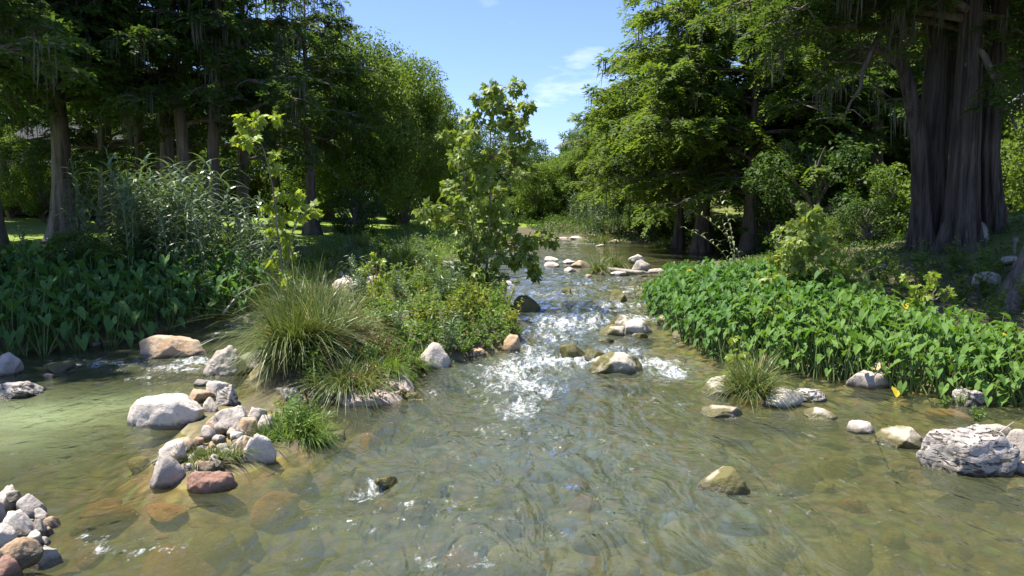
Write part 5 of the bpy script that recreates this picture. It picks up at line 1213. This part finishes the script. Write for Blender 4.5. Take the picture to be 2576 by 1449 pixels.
taro_fill('crowded taro leaves filling the sunny bed between its plants', TR_POLY, 4200, .32, lambda x, y: 2 if bright(x, y) > .1 else 0, 809, .1, .95)

# ------------------------------------------------------------------ houses
M['siding'] = plain_mat('brown_siding', (0.075, 0.06, 0.047)); M['redwood'] = plain_mat('red_deck_wood', (0.27, 0.13, 0.085)); M['roofm'] = plain_mat('shaded_metal_roof', (0.06, 0.06, 0.058), .95, .05)  # siding and roof colours darkened to stand in for tree shade
M['glass'] = plain_mat('dark_glass', (0.03, 0.035, 0.04), .08, .6); M['trim'] = plain_mat('pale_trim', (0.62, 0.60, 0.55)); M['wtrim'] = plain_mat('window_trim', (0.16, 0.14, 0.12)); M['darkroof'] = plain_mat('dark_roof', (0.13, 0.12, 0.115))
def house(label, px, Y, w, d, storeys, rz, wall='siding', roof='roofm', deck=True, base=None):
    x = at(px, 560, Y)[0]; g = ground_z(x, Y) - .1 if base is None else base; root = thing('house', label, 'house', (x, Y, g), rz); h = 2.9 * storeys
    mb = MB(); box(mb, (0, 0, h / 2), (w, d, h)); mb.build('wall', M[wall], root, False)
    rf = MB(); o = .7; rise = w * .16
    V = [(-w / 2 - o, -d / 2 - o, h), (w / 2 + o, -d / 2 - o, h), (w / 2 + o, d / 2 + o, h), (-w / 2 - o, d / 2 + o, h), (-w / 2 - o, 0, h + rise), (w / 2 + o, 0, h + rise)]
    V = np.array(V) + [0, 0, .02]; rf.add(np.concatenate([V, V + [0, 0, .18]]), [[6, 7, 11, 10], [9, 10, 11, 8], [0, 4, 5, 1], [3, 2, 5, 4], [0, 1, 7, 6], [2, 3, 9, 8], [0, 6, 10, 4], [3, 4, 10, 9], [1, 5, 11, 7], [2, 8, 11, 5]]); rf.build('roof', M[roof], root, False)
    for s in range(storeys):
        n = max(2, int(w / 2.4))
        for i in range(n):
            cx = -w / 2 + (i + .5) * w / n; wm = MB(); box(wm, (cx, -d / 2 - .03, s * 2.9 + 1.55), (1.25, .1, 1.35)); wo_ = wm.build('window', M['wtrim'], root, False)
            gm = MB(); box(gm, (cx, -d / 2 - .06, s * 2.9 + 1.55), (1.05, .08, 1.15)); gm.build('pane', M['glass'], wo_, False)
    if deck:
        dm = MB(); box(dm, (0, -d / 2 - 1.6, 2.75 if storeys > 1 else .7), (w, 3.0, .2)); dk = dm.build('deck', M['redwood'], root, False); zt = 2.85 if storeys > 1 else .8
        for i in range(int(w / 1.5) + 1):
            pm = MB(); box(pm, (-w / 2 + i * w / int(w / 1.5), -d / 2 - 3.05, (zt + 1) / 2), (.12, .12, zt + 1)); pm.build('post', M['redwood'], dk, False)
        for q in (.5, .95): rm = MB(); box(rm, (0, -d / 2 - 3.05, zt + q), (w, .06, .1)); rm.build('rail', M['redwood'], dk, False)
    return root
house('two-storey brown house with shade-darkened metal roof behind the cypress trunks', 300, 62, 11, 7, 2, .15)
house('low brown cabin with red wooden deck rail beside the lawn', 70, 57, 8, 6, 1, .25)
house('small dark pavilion beyond the sunny lawn', 560, 74, 6, 4, 1, 0, 'siding', 'darkroof', False)
house('dark-roofed house with wooden deck on the ridge above the river bend', 1492, 118, 9, 6, 1, -.5, 'siding', 'darkroof', True, base=10.2)

# ------------------------------------------------------------------ small things
def stick(name, label, cat, pts, r0, r1, mat='drift', group=None, sides=7):
    p = np.asarray(pts, float); c = p[0].copy(); t = np.linspace(0, 1, len(p)); t2 = np.linspace(0, 1, len(p) * 4)
    pp = np.stack([np.interp(t2, t, p[:, i]) for i in range(3)], 1); pp[1:-1] = (pp[:-2] + pp[2:] + 2 * pp[1:-1]) / 4; pp += RNG.normal(0, r0 * .15, pp.shape)
    V, F = tube(pp - c, np.linspace(r0, r1, len(pp)), sides); o = MB().add(V, F).build(name, M[mat]); o.location = c; return tag(o, label, cat, group)
stick('driftwood_log', 'bleached driftwood log lying on the gravel bar beside the pale stack', 'log', [P(1530, 678, .72), P(1580, 682, .74), P(1630, 686, .72), P(1660, 684, .7)], .11, .06)
stick('driftwood_branch', 'pale bare branch sticking out of the weeds by the spindly sycamore', 'branch', [P(560, 790, .5), at(600, 740, 22), at(650, 716, 22), at(690, 715, 22)], .03, .012)
stick('driftwood_branch', 'pale bare branch reaching from the cane thicket over the bank', 'branch', [at(560, 640, 26), at(620, 622, 25), at(680, 600, 25), at(700, 592, 25)], .035, .01)
stick('driftwood_branch', 'thin pale stick leaning behind the large pitted boulder', 'branch', [P(2490, 1110, .1), at(2525, 1080, 10.6), at(2550, 1062, 10.8)], .015, .008)
stick('driftwood_roots', 'bleached tangled root lying at the foot of the bank cypress', 'roots', [at(960, 600, 60), at(1000, 596, 60), at(1050, 604, 59), at(1090, 606, 59)], .22, .08)
stick('white_rail', 'white pipe rail running down the slope behind the giant cypress', 'rail', [at(2640, 205, 33), at(2576, 238, 33), at(2520, 268, 33)], .05, .05, 'trim')
stick('reed_stem', 'single thin upright reed stem beside the egg-shaped rock', 'stem', [P(2200, 1095, -.1), P(2200, 1095, .45)], .006, .004, 'canes')
M['postm'] = plain_mat('weathered_grey', (0.17, 0.17, 0.155))
def utility():
    c = at(2558, 545, 22.0); g = ground_z(c[0], c[1]); root = thing('utility_post', 'small pale utility post on the slope beside the giant cypress', 'post', (c[0], c[1], g))
    mb = MB(); box(mb, (0, 0, .22), (.06, .06, .45)); mb.build('post', M['postm'], root, False); mb = MB(); box(mb, (0, -.01, .44), (.12, .1, .12)); mb.build('box', M['postm'], root, False)
utility()
def yellow_leaf(px, py, s, label):
    rng = np.random.default_rng(px); mb = MB(); taro_leaf_geo(mb, np.array([-.3, .1, .0]), np.array([0, 0, .05]), np.array([.8, .3, -.12]), s, rng, 1.0); o = mb.build('fallen_leaf', [M['taro'], M['stalk']], smooth=False); c = P(px, py); o.location = c + [0, 0, .02]; o.rotation_euler = (0, 0, rng.uniform(0, 6)); tag(o, label, 'leaf')
yellow_leaf(2258, 992, .42, 'yellow fallen taro leaf floating beside the sloping pale boulder')
yellow_leaf(1788, 890, .38, 'yellow withered leaf at the taro edge above the small sedge tuft')
